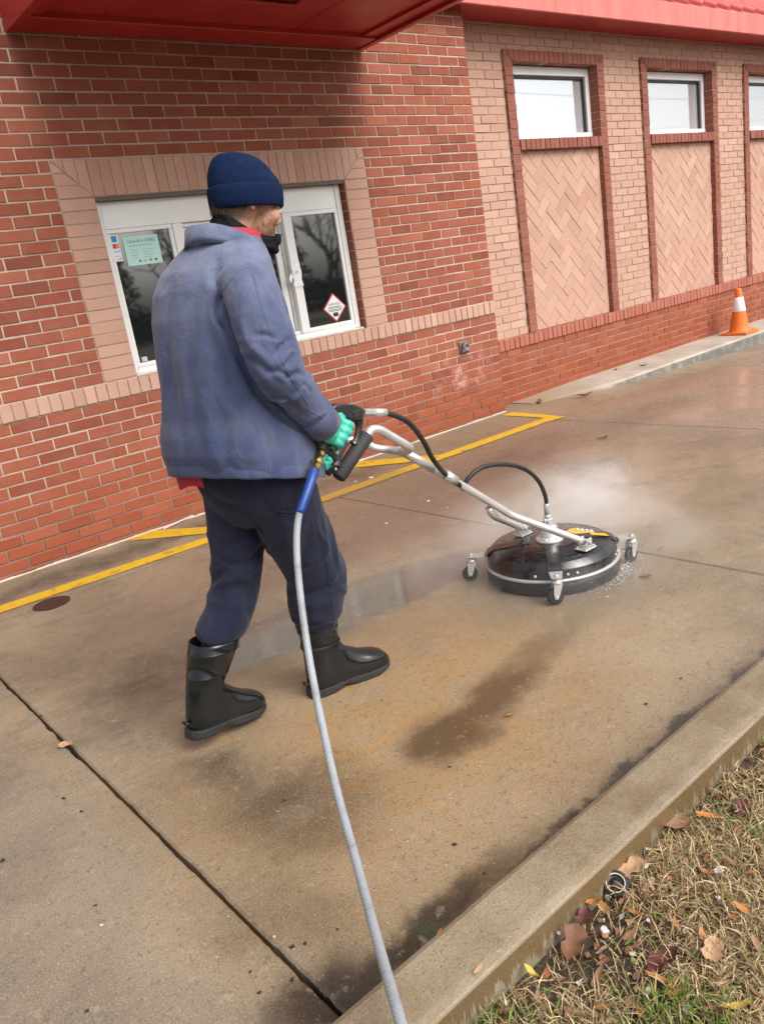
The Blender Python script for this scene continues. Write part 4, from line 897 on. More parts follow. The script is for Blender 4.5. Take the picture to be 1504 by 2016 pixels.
slL = tube(catmull([shL+np.array((-.0, -.07, .0)), shL, elL, elL*.5+wrL*.5, wrL], 6), [.05, .065, .066, .056, .048], 24)
jk = remesh([loft(rings), slL], .0047, 7, 'jacket'); sv = remesh([slR], .0042, 4, 'sleeve')
jk = crumple(jk, .0025, 5.0, 3, (1, 1, .4))
elm = lambda v: np.clip(1.25-np.linalg.norm(v-(elR*.8+wrR*.2), axis=1)/.19, 0, 1)
jk = ridged(jk, .0045, 5.5, 3, (1, 1, .3), lambda v: np.clip((1.45-v[:, 2])/.15, 0, 1))
sv = crumple(sv, .002, 7.0, 5, (1, 1, .6)); sv = ridged(sv, .003, 7.0, 8, (1, 1, .5), lambda v: 1-elm(v)); sv = ridged(sv, .008, 11.0, 31, (.7, .7, 1.3), elm)
jf = [(Z1((640, 690), (570, 750), (500, 850), (474, 960), (520, 1040), (575, 1150)), .010, -.016), (Z1((575, 1150), (650, 1290), (715, 1400), (830, 1510), (960, 1590)), .010, -.014),
      (Z1((480, 640), (470, 740), (500, 800)), .022, -.008), (Z1((330, 760), (300, 1000), (300, 1300), (340, 1650)), .035, .006),
      (Z1((430, 820), (450, 1050), (540, 1300), (640, 1480), (700, 1640)), .028, -.006), (Z1((230, 800), (215, 1050), (220, 1350)), .025, -.005), (Z1((400, 1000), (400, 1300), (450, 1600), (470, 1800)), .03, .005),
      (Z1((690, 1065), (740, 1062), (800, 1080)), .012, -.006), (Z1((800, 1170), (850, 1110), (885, 1080)), .013, -.007), (Z1((820, 1225), (870, 1165), (900, 1150)), .010, .006), (Z1((870, 1300), (920, 1270), (950, 1280)), .012, -.006),
      (Z1((760, 1260), (840, 1270), (900, 1330)), .015, -.006), (Z1((640, 1180), (720, 1230), (800, 1310)), .018, -.006), (Z1((620, 1000), (660, 1110), (740, 1190)), .02, .005), (Z1((920, 1370), (960, 1330), (990, 1370)), .010, -.005), (Z1((780, 1400), (860, 1420), (950, 1500)), .016, -.005),
      (Z1((560, 1280), (620, 1420), (660, 1560), (670, 1700)), .025, .005), (Z1((740, 1530), (762, 1640), (770, 1760)), .012, -.004), (Z1((850, 1560), (870, 1660), (880, 1780)), .02, -.005), (Z1((820, 780), (850, 900), (880, 1030)), .012, .004), (Z1((190, 1100), (260, 1350), (300, 1600)), .03, -.005), (Z1((500, 1450), (520, 1600), (540, 1790)), .022, -.005)]
jf = [(a_, b_, c_*1.35) for a_, b_, c_ in jf]; jk = folds(jk, jf); sv = folds(sv, [(a_, b_*.75, c_*1.1) for a_, b_, c_ in jf[7:]])
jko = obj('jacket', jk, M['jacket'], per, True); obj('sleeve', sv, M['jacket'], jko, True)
v_, n_ = arr(jk); v2, _n = arr(sv); nj = len(v_); JB = BVHTree.FromPolygons([tuple(q) for q in v_]+[tuple(q) for q in v2], [tuple(q.vertices) for q in jk.polygons]+[tuple(i+nj for i in q.vertices) for q in sv.polygons])
seam_m = simple('navy_seam', (.12, .135, .22), .9, 0, .3, 90)
def seam(pts, r=.0012, mat=None, par=None, bvh=None, name='seam'):
    c_ = cast(bvh or JB, pts, 14); P = [a+b*.0004 for a, b in c_]
    if len(P) > 3: return obj(name, tube(np.array(P), r, 6), mat or seam_m, par or jko, True)
seam(Z1((672, 695), (700, 800), (750, 960), (800, 1100), (850, 1230), (920, 1350), (975, 1440)))
seam(Z1((664, 697), (692, 803), (742, 963), (792, 1104)))
seam(Z1((735, 1530), (755, 1640), (768, 1760), (772, 1838)))
seam(Z1((640, 692), (580, 745), (520, 820), (492, 900)))
seam(Z1((985, 1470), (1040, 1500), (1070, 1512)))
# hem and cuff bands
hemr = []
for dz, gr2 in ((.0, -.004), (-.003, .003), (.002, .0045), (.030, .0042), (.034, .002), (.034, -.004)):
    r_ = sring((-4.010, -2.589, .788), FW, LF, .188+gr2, .235+gr2, 2.4, 96); hemr.append([q-UP*(.050*((q-np.array((-4.010, -2.6, .788))) @ FW)/.188-.012)+UP*(dz-.002+.003*mnoise.noise(Vector(q*14))) for q in r_])
obj('hem', loft(hemr, False), M['jacket'], jko, True)
dv = (wrR-elR)/np.linalg.norm(wrR-elR)
obj('cuff', tube([wrR-dv*.065, wrR-dv*.062, wrR-dv*.03, wrR+dv*.004, wrR+dv*.006, wrR-dv*.01], [.048, .0535, .052, .0515, .047, .042], 32, False), M['jacket'], jko, True)
# red shirt tail below the hem
stv = []; n0 = 12
for z, gr2 in ((.802, -.006), (.835, -.004), (.87, -.008)):
    r_ = sring((-4.006, -2.589, z), FW, LF, .180+gr2, .228+gr2, 2.4, 72); stv.append([r_[(25+i) % 72]-UP*(.012*math.sin(i*.5)*(z < .81)) for i in range(n0)])
V = [q for r_ in stv for q in r_]; obj('shirt_tail', (V, [(j*n0+i, j*n0+i+1, (j+1)*n0+i+1, (j+1)*n0+i) for j in range(2) for i in range(n0-1)]), M['red_shirt'], per, True)
# ---------------------------------------------------------------- trousers
pel = loft([sring((cx, cy, z), FW, LF, d, w_, 2.3, 48) for z, cx, cy, d, w_ in ((.66, -3.985, -2.60, .10, .14), (.72, -3.985, -2.60, .132, .178), (.78, -3.988, -2.60, .146, .192), (.86, -3.992, -2.595, .150, .195), (.92, -4.0, -2.595, .15, .19))])
legA = tube(catmull([hipA+np.array((.0, .01, .04)), hipA*.55+kneeA*.45, kneeA, kneeA*.45+topA*.55+np.array((.010, 0, 0)), topA+np.array((.016, .004, .030)), topA+np.array((.004, .004, -.01)), topA*.6+ftA*.4], 6), [.098, .089, .079, .076, .072, .058, .034], 32)
legB = tube(catmull([hipB+np.array((.0, .0, .04)), hipB*.55+kneeB*.45, kneeB, kneeB*.45+topB*.55+UP*.03, topB+UP*.034, topB+UP*.002, topB*.6+ftB*.4], 6), [.116, .108, .097, .094, .083, .055, .036], 32)
tz = remesh([pel, legA, legB], .0052, 5, 'trousers'); tz = crumple(tz, .004, 6, 21, (1, 1, .7)); tz = ridged(tz, .007, 8, 12, (1, 1, .9), lambda v: np.clip((.72-v[:, 2])/.1, .15, 1))
tf = [(Z2((350, 540), (430, 585), (520, 560), (610, 470)), .016, -.012), (Z2((345, 690), (440, 655), (520, 610), (590, 560)), .018, .012), (Z2((390, 610), (340, 660), (300, 692)), .013, -.010), (Z2((330, 740), (420, 720), (520, 690)), .02, -.006), (Z2((400, 500), (500, 430), (570, 370)), .016, -.009), (Z2((370, 430), (470, 390), (560, 330)), .018, .006),
      (Z2((500, 280), (570, 380), (640, 480)), .010, -.006), (Z2((290, 190), (400, 255), (500, 285)), .02, -.006), (Z2((590, 420), (520, 520), (470, 640)), .018, .005), (Z2((490, 700), (520, 820), (540, 930)), .02, -.007), (Z2((330, 780), (320, 880), (330, 960)), .02, -.005), (Z2((420, 760), (420, 860), (440, 960)), .022, .006),
      (Z2((730, 660), (790, 610), (860, 590)), .014, -.007), (Z2((740, 745), (850, 735), (960, 700), (1020, 680)), .016, -.008), (Z2((740, 800), (850, 800), (960, 780)), .018, .007), (Z2((750, 870), (850, 905), (960, 890), (1040, 830)), .013, -.009), (Z2((1000, 690), (1050, 740), (1040, 790)), .014, .009), (Z2((850, 350), (830, 480), (800, 560)), .022, -.006), (Z2((700, 330), (720, 450), (720, 560)), .022, .005), (Z2((960, 500), (1000, 600), (1010, 680)), .016, -.005), (Z2((900, 260), (930, 400), (950, 520)), .016, .004), (Z2((560, 200), (640, 300), (690, 400)), .024, -.005)]
tz = folds(tz, tf); tzo = obj('trousers', tz, M['trouser'], per, True)
v_, n_ = arr(tz); TB = BVHTree.FromPolygons([tuple(q) for q in v_], [tuple(q.vertices) for q in tz.polygons]); sm2 = simple('dark_seam', (.012, .014, .03), .9)
seam(Z2((850, 230), (880, 330), (905, 430), (940, 600), (958, 760), (972, 880)), .0013, sm2, tzo, TB); seam(Z2((675, 293), (760, 296), (850, 282)), .0016, sm2, tzo, TB, 'pocket'); seam(Z2((680, 312), (765, 318), (858, 302)), .001, sm2, tzo, TB, 'pocket')
# ---------------------------------------------------------------- boots
def boot(heel, toe, top, rt):
    heel, toe, top = map(lambda q: np.array(q, float), (heel, toe, top)); f = toe-heel; L = np.linalg.norm(f); f /= L; sd_ = np.cross(UP, f); sd_ /= np.linalg.norm(sd_); u = np.cross(f, sd_)
    W = lambda a, h, s_: heel+f*a+u*h+sd_*s_
    tl = np.array(((top-heel) @ f, (top-heel) @ u)); k = L/.30
    def rg(ca, chh, ea, eh, le, ls, n=2.2):
        l = math.hypot(ea, eh); ea, eh = ea/l, eh/l; out = []
        for i in range(40):
            th = 2*math.pi*i/40; a, b = math.cos(th), math.sin(th); a = math.copysign(abs(a)**(2/n), a); b = math.copysign(abs(b)**(2/n), b); out.append(W(ca+ea*le*a, chh+eh*le*a, ls*b))
        return out
    ank = np.array((.072*k, .135)); S = lambda q: ank+(tl-ank)*q
    rs = []
    for q, le, ls in ((.72, rt*.78, rt*.72), (.98, rt*.955, rt*.885), (1.0, rt*.985, rt*.915), (.995, rt*1.01, rt*.94), (.93, rt*1.0, rt*.93), (.80, rt*.975, rt*.90), (.79, rt*.99, rt*.915), (.78, rt*.965, rt*.89), (.55, rt*.90, rt*.83), (.35, .066, .057), (.33, .0685, .059), (.31, .065, .056), (.12, .062, .050)):
        c = S(q); tq = max(0, 1-q); rs.append(rg(c[0], c[1], 1, .18*0, le, ls))
    for a0, h0, a1, h1, ls, n in ((.008, .095, .140, .155, .049, 2.2), (.004, .055, .150, .138, .046, 2.3), (.008, .018, .168, .124, .045, 2.4), (.060, .006, .186, .112, .044, 2.5), (.12, .006, .205, .101, .045, 2.5), (.17, .006, .222, .093, .049, 2.6), (.213, .006, .240, .086, .052, 2.6), (.245, .006, .260, .079, .050, 2.6), (.272, .008, .279, .070, .043, 2.5), (.290, .010, .293, .056, .032, 2.3), (.301, .020, .302, .040, .016, 2.0)):
        a0 *= k; a1 *= k; rs.append(rg((a0+a1)/2, (h0+h1)/2, a1-a0, h1-h0, math.hypot(a1-a0, h1-h0)/2, ls, n))
    b = obj('boot', loft(rs), M['boot'], per, True)
    aa = np.array((0, .012, .04, .08, .12, .16, .20, .24, .27, .29, .303))*k; hw = (.018, .030, .040, .041, .039, .043, .050, .0525, .046, .034, .014); sr = []
    for a, w_ in zip(aa, hw):
        zb = 0 if a < .088*k or a > .135*k else .013
        if a > .24*k: zb = .004+(a-.24*k)*.12
        w2 = w_+.002; zt = .030-.004*(a/L)
        sr.append([W(a, zb, -w2*.94), W(a, zb, w2*.94), W(a, zb+.006, w2), W(a, .017, w2), W(a, .0185, w2-.0025), W(a, .0205, w2-.0005), W(a, zt, w2-.002), W(a, zt, -w2+.002), W(a, .0205, -w2+.0005), W(a, .0185, -w2+.0025), W(a, .017, -w2), W(a, zb+.006, -w2)])
    obj('sole', loft(sr), M['black_rubber'], b, False)
    pl = [W(-.006, .055, s_) for s_ in (-.014, 0, .014)]; obj('heel_spur', tube(pl, [.004, .007, .004], 8), M['boot'], b, True)
    return b
boot((-4.362, -2.535, .050), (-4.078, -2.492, .003), topA+UP*.010+np.array((-.006, .0, 0)), .079)
boot((-3.940, -2.570, .0), (-3.632, -2.618, .0), topB+UP*.004, .070)
# ---------------------------------------------------------------- gloves
def hand(wr, knuck, handle_pts, palm_side, name):
    """fist closed round a bar: palm on one side, four bent fingers and a thumb"""
    a = np.array(wr, float); kn = np.array(knuck, float); hp_ = [np.array(q, float) for q in handle_pts]; ax = hp_[1]-hp_[0]; ax /= np.linalg.norm(ax)
    d = kn-a; d -= 0; dn = d/np.linalg.norm(d); nrm = np.cross(ax, dn); nrm /= np.linalg.norm(nrm); nrm *= palm_side
    prt = [tube([a-dn*.035, a, a*.5+kn*.5+nrm*.006, kn+nrm*.008], [.036, .037, .045, .043], 20, True, (.66, 1.0), nrm)]
    c = (hp_[0]+hp_[1])/2; half = .038
    for i, (off, rr, ln) in enumerate(((-.033, .0118, .85), (-.011, .0125, .95), (.011, .0122, .92), (.031, .0108, .8))):
        b0 = kn+ax*off+nrm*.006; k1 = b0+dn*.034*ln+nrm*.004-ax*.0; k2 = k1-nrm*.040*ln+dn*.010; k3 = k2-dn*.030*ln-nrm*.006
        prt.append(tube(catmull([b0-dn*.03, b0, k1, k2, k3], 5), [rr*1.15, rr*1.12, rr*1.05, rr, rr*.85], 12))
    t0 = a*.6+kn*.4-ax*.034; prt.append(tube(catmull([t0, t0-ax*.018+dn*.02-nrm*.01, t0-ax*.010+dn*.05-nrm*.032, t0+ax*.008+dn*.062-nrm*.040], 5), [.015, .014, .012, .010], 12))
    me = remesh(prt, .0034, 9, name); me = ridged(me, .0018, 30, 4); return obj(name, me, M['glove'], per, True)
hb0, hb1 = onY(667, 826, GY), onY(642, 874, GY)
hand(onY(640, 840, GY-.012), onY(660, 849, GY-.018), (hb0, hb1), 1, 'glove')
g0, g1 = onY(676, 868, -2.475), onY(640, 930, -2.475); hand(wrL+np.array((.02, -.005, -.02)), (g0+g1)/2+np.array((-.03, .01, .03)), (g0, g1), -1, 'glove')
obj('glove_cuff', tube([wrR-dv*.03, wrR+dv*.005, wrR+dv*.02], [.036, .037, .034], 24), M['glove'], per, True)
# ================================================================ small things
# --- stickers and notices on the pickup window
def text(s_, size, name, mat, parent, x, z, y, sx=1.0, align='LEFT', shear=0.0):
    cu = bpy.data.curves.new(name, 'FONT'); cu.body = s_; cu.size = size; cu.align_x = align; cu.resolution_u = 3; cu.shear = shear
    o = bpy.data.objects.new(name, cu); COL.objects.link(o); dg = bpy.context.evaluated_depsgraph_get(); me = bpy.data.meshes.new_from_object(o.evaluated_get(dg)); bpy.data.objects.remove(o)
    o = obj(name, me, mat, parent); o.location = (x, y, z); o.rotation_euler = (R(90), 0, 0); o.scale = (sx, 1, 1); return o
GYF = FY+.004+.016                      # face of the fixed panes
pm = simple('mint_paper', (.42, .66, .61), .6, 0, .05, 8); ink = simple('dark_green_ink', (.05, .10, .10), .7); blue = simple('card_blue', (.03, .20, .45), .5); redi = simple('card_red', (.55, .03, .03), .5); oran = simple('card_orange', (.75, .33, .03), .5); whi = simple('white_print', (.75, .75, .74), .6, 0, .03)
po = obj('notice', bevel_box(-3.040, -2.816, GYF-.0035, GYF-.002, 1.569, 1.734, .0004, 1), pm); tag(po, 'mint green paper notice with lettering stuck inside the left pane', 'notice')
ty = GYF-.0042
text('Chick-fil-A CARES', .026, 'lettering', ink, po, -3.018, 1.698, ty, .92); text('we welcome your comments', .0125, 'lettering', ink, po, -3.012, 1.678, ty)
for i in range(4):
    for x0, x1 in ((-3.012, -2.955), (-2.93, -2.862)): obj('text_line', box(x0, x1-.012*(i % 2), ty, ty+.0004, 1.654-i*.014, 1.6555-i*.014), ink, po)
for x0, m in ((-3.004, pm), (-2.968, blue), (-2.935, oran), (-2.90, ink), (-2.866, ink)):
    if m is not pm: obj('card_logo', box(x0, x0+.016, ty, ty+.0004, 1.586, 1.598), m, po)
text('VISA', .010, 'lettering', whi, po, -2.9, 1.588, ty-.0005)
cd = obj('card_sticker', bevel_box(-3.112, -3.066, GYF-.0035, GYF-.002, 1.603, 1.752, .0004, 1), simple('sticker_white', (.66, .74, .78), .5)); tag(cd, 'narrow payment card sticker with four logos beside the mint notice', 'sticker')
obj('card_logo', box(-3.108, -3.076, ty, ty+.0004, 1.712, 1.746), blue, cd); obj('card_logo', box(-3.108, -3.070, ty, ty+.0004, 1.676, 1.702), simple('deep_red', (.35, .02, .04), .5), cd)
for xx, m in ((-3.097, redi), (-3.082, oran)): obj('card_circle', lathe([(.0001, 0), (.010, .0001), (.010, .0006), (.0001, .0007)], (xx, ty-.0002, 1.689), 20, (0, -1, 0)), m, cd)
text('VISA', .020, 'lettering', simple('visa_blue', (.02, .05, .30), .5), cd, -3.109, 1.652, ty, .95, shear=.2); text('DISCOVER', .0085, 'lettering', ink, cd, -3.109, 1.630, ty, .85); obj('card_logo', ([(-3.104, ty, 1.612), (-3.07, ty, 1.612), (-3.07, ty, 1.626)], [(0, 1, 2)]), oran, cd)
ws = empty('warning_sticker'); tag(ws, 'white diamond warning sticker with red border on the right pane', 'sticker')
wcx, wcz = -1.583, 1.118
dia = lambda a, b, y, nm, m: obj(nm, ([(wcx, y, wcz-b), (wcx+a, y, wcz), (wcx, y, wcz+b), (wcx-a, y, wcz), (wcx, y+.001, wcz-b), (wcx+a, y+.001, wcz), (wcx, y+.001, wcz+b), (wcx-a, y+.001, wcz)], [(0, 1, 2, 3), (7, 6, 5, 4)]+[(i, 4+i, 4+(i+1) % 4, (i+1) % 4) for i in range(4)]), m, ws)
dia(.102, .102, GYF-.003, 'border', redi); dia(.090, .090, GYF-.0042, 'face', simple('sticker_face', (.62, .70, .72), .5))
text('WARNING', .026, 'lettering', redi, ws, wcx, wcz+.016, GYF-.005, .85, 'CENTER')
for i, (hw_, z) in enumerate(((.052, .006), (.066, -.003), (.060, -.015), (.055, -.023))): obj('text_line', box(wcx-hw_, wcx+hw_, GYF-.0049, GYF-.0045, wcz+z-.0022, wcz+z+.0022), ink, ws)
obj('logo_box', box(wcx-.022, wcx+.022, GYF-.0049, GYF-.0045, wcz-.062, wcz-.034), M['dark'], ws); obj('logo_mark', box(wcx-.003, wcx+.004, GYF-.0056, GYF-.005, wcz-.046, wcz-.038), redi, ws)
# crumpled paper tag taped to the mullion
pt = MB(); gx0, gx1, gz0, gz1 = -1.915, -1.835, 1.30, 1.47; V = []; F = []
for j in range(9):
    for i in range(7):
        x = gx0+(gx1-gx0)*i/6+.010*mnoise.noise((i*.9, j*.7, 2)); z = gz0+(gz1-gz0)*j/8+.008*mnoise.noise((i*.8, j*.6, 5)); V.append((x, FY-.006-.010*abs(mnoise.noise((i*1.1, j*.9, 9)))-(.012 if i == 0 else 0), z))
for j in range(8):
    for i in range(6): F.append((j*7+i, j*7+i+1, (j+1)*7+i+1, (j+1)*7+i))
tgp = obj('paper_tag', (V, F), simple('crumpled_white_paper', (.72, .72, .73), .75, 0, .06, 40)); tag(tgp, 'crumpled white paper tag taped to the window mullion', 'paper')
text('19', .03, 'lettering', ink, tgp, -1.892, 1.385, FY-.0185, .8)
tl = [(-1.925, 1.39), (-1.945, 1.375), (-1.95, 1.345), (-1.935, 1.33), (-1.93, 1.355), (-1.918, 1.365)]
obj('tape_end', prism(tl[::-1], FY-.02, .003, .0005), whi, tgp)
# --- traffic cone on the sidewalk
cb = onZ(1456, 656, .018); cone = tag(empty('traffic_cone'), 'orange traffic cone with white collar standing on the sidewalk', 'cone')
om = simple('orange_vinyl', (.72, .16, .02), .45, 0, .12, 12); cxx, cyy = cb[0], cb[1]; z0 = .0185
obj('base', bevel_box(cxx-.15, cxx+.15, cyy-.15, cyy+.15, z0, z0+.028, .008, 2), om, cone)
HC = .50; rr = lambda h: .112-(.112-.030)*h/HC
obj('cone_body', lathe([(.125, z0+.026), (.118, z0+.034), (rr(.03), z0+.05)]+[(rr(h), z0+h) for h in (.1, .2, .3, .4, .48)]+[(.028, z0+HC), (.022, z0+HC+.002), (.020, z0+HC-.03)], (cxx, cyy, 0), 32), om, cone, True)
obj('collar', lathe([(rr(.25)+.001, z0+.25), (rr(.25)+.003, z0+.253), (rr(.405)+.003, z0+.402), (rr(.405)+.001, z0+.405)], (cxx, cyy, 0), 32), simple('white_reflective', (.78, .77, .76), .4, 0, .06, 20), cone, True)
# --- cover in the lane
mh = onZ(102, 1189); mc = obj('drain_cover', lathe([(.088, .0005), (.090, .004), (.086, .0055), (.080, .0045), (.078, .0048), (.01, .005)], (mh[0], mh[1], 0), 40), simple('rusty_iron', (.055, .026, .02), .6, .3, .4, 50, .4)); tag(mc, 'small round rusty metal cover set in the lane', 'cover')
for dx in (-.04, .04): obj('slot', box(mh[0]+dx-.008, mh[0]+dx+.008, mh[1]-.003, mh[1]+.003, .0045, .0058), M['dark'], mc)
# --- straws and strips
a, b = onZ(322, 1041, .012), onZ(384, 1013, .012); sw1 = obj('drinking_straw', tube(catmull([a, a*.5+b*.5+np.array((0, .004, .0)), b], 6), .0055, 10), simple('pink_straw', (.72, .42, .44), .35)); tag(sw1, 'pale pink drinking straw lying at the foot of the brick wall', 'straw')
a, b = onZ(1098, 1634, .006), onZ(1140, 1596, .006); a[1] = b[1] = -3.690; sw2 = obj('plastic_strip', tube([a, a*.5+b*.5, b], .005, 8), simple('red_plastic', (.55, .05, .035), .4)); tag(sw2, 'red plastic straw lying in the wet gutter by the kerb', 'straw')
# --- verge: soil, grass, leaves, litter
def soil():
    t = NT('dark_soil'); p = t.pos(); n = t.noise(p, 12, 5, .7); n2 = t.noise(p, 260, 4, .75)
    c = t.mix(t.mr(n, .3, .7), (.035, .026, .019), (.105, .078, .05)); c = t.mix(t.mr(n2, .45, .7), c, (.17, .135, .095)); c = t.mix(t.mr(n2, .3, .42, .7, 0), c, (.012, .01, .009))
    return t.set(color=c, rough=.95, spec=.2, normal=t.bump(t.math('ADD', n2, n), .9, .006))
V = []; F = []; xs_ = [-30, -12, -7]+list(np.arange(-5.6, -1.6, .04))+[0, 4, 10, 40]; ys_ = list(np.arange(-3.842, -4.9, -.04))+[-6, -10, -20, -45]
def lz(x, y): return .062+.010*mnoise.noise(Vector((x*5, y*5, 1)))+.004*mnoise.noise(Vector((x*22, y*22, 4)))-.010*math.exp(-((y+3.86)/.05)**2)
for y in ys_:
    for x in xs_: V.append((x, y, lz(x, y)))
nx_ = len(xs_)
for j in range(len(ys_)-1):
    for i in range(nx_-1): F.append((j*nx_+i, (j+1)*nx_+i, (j+1)*nx_+i+1, j*nx_+i+1))
lawn = obj('verge', (V, F), soil(), None, True); tag(lawn, 'strip of soil and thin dry lawn beside the kerb', 'verge', kind='structure')
NB = 150000; gx = rng.uniform(-4.95, -2.7, NB); gy = -3.850-rng.uniform(0, 1, NB)**.95*.78
bare = [(onZ(1400, 1600, .05), .075), (onZ(1335, 1600, .05), .035), (onZ(1390, 1730, .05), .04), (onZ(1480, 1510, .05), .07), (onZ(1150, 1900, .05), .03)]
pal = np.array([(.36, .25, .13), (.45, .33, .18), (.25, .165, .085), (.54, .42, .25), (.15, .095, .05), (.13, .18, .035), (.20, .26, .055), (.10, .15, .028)]); pp = np.array([.22, .20, .17, .11, .12, .07, .07, .04])
ci = rng.choice(8, NB, p=pp/pp.sum())
cl = np.array([mnoise.noise(Vector((x*3.2, y*3.2, 8))) for x, y in zip(gx, gy)]); gn = np.array([mnoise.noise(Vector((x*5+9, y*5, 3))) for x, y in zip(gx, gy)])
keep = rng.random(NB) > np.clip(.34-1.0*cl, 0, .9)
for q, r_ in bare: keep &= ~((((gx-q[0])**2+(gy-q[1])**2) < (r_*rng.uniform(.5, 1.2, NB))**2) & (rng.random(NB) < .85))
ci = np.where((gn > .22) & (rng.random(NB) < .6), rng.integers(5, 8, NB), ci); ci = np.where((gn < 0) & (ci > 4) & (rng.random(NB) < .8), rng.integers(0, 5, NB), ci)
gx, gy, ci = gx[keep], gy[keep], ci[keep]; NB = len(gx); zz = np.array([lz(x, y) for x, y in zip(gx, gy)])
L0 = rng.uniform(.018, .060, NB); th = rng.uniform(0, 6.283, NB); lie = np.where(ci > 4, rng.uniform(.1, .95, NB), rng.uniform(.3, 1.45, NB)); cs, sn = np.cos(th), np.sin(th)
d = np.stack([cs*np.sin(lie), sn*np.sin(lie), np.cos(lie)], 1); sd_ = np.stack([-sn, cs, rng.normal(0, .4, NB)], 1)*rng.uniform(.0006, .0013, NB)[:, None]
b0 = np.stack([gx, gy, zz-.004+rng.uniform(0, .010, NB)], 1); m = b0+d*(L0*.55)[:, None]; e = m+(d*.5+np.stack([cs, sn, -.35+rng.normal(0, .35, NB)], 1)*.6)*(L0*.5)[:, None]; e[:, 2] = np.maximum(e[:, 2], zz+.003)
over = lambda q: (q[:, 1] > -3.848)
for q in (m, e): q[over(q), 1] = -3.850-rng.uniform(0, .02, over(q).sum())
GV = np.stack([b0-sd_, b0+sd_, m-sd_*.9, m+sd_*.9, e], 1).reshape(-1, 3); k5 = np.arange(NB)*5
GF = [f for k in k5.tolist() for f in ((k, k+1, k+3, k+2), (k+2, k+3, k+4))]; GC = np.repeat(np.c_[pal[ci]*rng.uniform(.75, 1.25, NB)[:, None], np.ones(NB)], 5, 0)
gr = obj('dry_grass', (GV, GF), None); at = gr.data.color_attributes.new('col', 'FLOAT_COLOR', 'POINT'); at.data.foreach_set('color', GC.ravel())
t = NT('grass_blade'); ca_ = t.n('Attribute', attribute_name='col').outputs['Color']; t.set(color=ca_, rough=.7, spec=.25); gr.data.materials.append(t.m); tag(gr, 'thin dry straw coloured grass with green tufts', 'grass', kind='stuff')
# crumbled leaf litter between the blades
LV = []; LF_ = []; LC = []; lp = [(.16, .075, .035), (.24, .12, .055), (.30, .17, .09), (.08, .04, .025), (.26, .09, .03), (.42, .36, .29)]
for k in range(2600):
    x, y = rng.uniform(-4.95, -2.9), -3.855-rng.uniform(0, .75); r_ = rng.uniform(.003, .011); a0 = rng.uniform(0, 6.28); n = rng.integers(3, 6); nn_ = np.array((rng.normal(0, .5), rng.normal(0, .5), 1)); nn_ /= np.linalg.norm(nn_); e1 = np.cross(nn_, (0, 1, .1)); e1 /= np.linalg.norm(e1); e2 = np.cross(nn_, e1); c = np.array((x, y, lz(x, y)+rng.uniform(.002, .016))); k0 = len(LV)
    for i in range(n): a = a0+6.283*i/n; LV.append(c+e1*r_*1.5*math.cos(a)*rng.uniform(.6, 1.2)+e2*r_*math.sin(a)*rng.uniform(.5, 1.1)+nn_*rng.normal(0, .0015))
    LF_.append(tuple(range(k0, k0+n))); LC += [(*(np.array(lp[rng.integers(0, 6)])*rng.uniform(.7, 1.2)), 1)]*n
ll = obj('leaf_litter', (LV, LF_), None); at = ll.data.color_attributes.new('col', 'FLOAT_COLOR', 'POINT'); at.data.foreach_set('color', np.array(LC).ravel()); ll.data.materials.append(gr.data.materials[0]); tag(ll, 'crumbled brown leaf litter between the grass blades', 'leaf litter', kind='stuff')
# leaves
def leaf_mat(name, a, b):
    t = NT(name); p = t.obco(); n = t.noise(p, 70, 4, .6); r_ = t.n('ObjectInfo').outputs['Random']
    c = t.mix(n, a, b); c = t.mix(t.mr(t.noise(p, 160, 3, .7), .6, .72, 0, .6), c, tuple(x*.35 for x in a)); hsv = t.n('HueSaturation', {'Color': c, 'Value': t.mr(r_, 0, 1, .8, 1.2, False)}).outputs[0]
    return t.set(color=hsv, rough=.6, spec=.35, normal=t.bump(n, .5, .002))
LM = {'tan': leaf_mat('tan_leaf', (.28, .155, .085), (.42, .26, .15)), 'orange': leaf_mat('orange_leaf', (.30, .105, .022), (.44, .19, .05)), 'brown': leaf_mat('brown_leaf', (.13, .055, .03), (.26, .12, .06)), 'maroon': leaf_mat('maroon_leaf', (.075, .022, .02), (.15, .045, .04)), 'yellow': leaf_mat('yellow_leaf', (.40, .29, .04), (.50, .38, .08)), 'green': leaf_mat('green_leaf', (.08, .16, .03), (.14, .23, .05))}
def oak(L, lobes=3, curl=.3, seed=0):
    V = []; F = []; n = 22
    for i in range(n+1):
        t_ = i/n; wd = L*.30*math.sin(math.pi*min(1, t_*1.02+.02))**.7*(.52+.48*abs(math.sin(math.pi*lobes*t_+.35)))*(1+.25*mnoise.noise((t_*6, seed, 0)))
        x = (t_-.5)*L; bz = curl*L*(.9*(t_-.5)**2+.12*mnoise.noise((t_*4, seed, 5)))
        for s_ in (-1, -.5, 0, .5, 1): V.append((x+.10*L*abs(s_)*(1 if t_ < .9 else .2), s_*wd, bz+curl*.8*abs(s_)**1.5*wd*(1+mnoise.noise((t_*5, s_*2+seed, 2)))))
    for i in range(n):
        for k in range(4): F.append((i*5+k, i*5+k+1, (i+1)*5+k+1, (i+1)*5+k))
    a = len(V); V += [(-.5*L, -.0012, V[2][2]), (-.5*L, .0012, V[2][2]), (-.72*L, 0, V[2][2]+.004)]; F.append((a, a+1, a+2)); return V, F
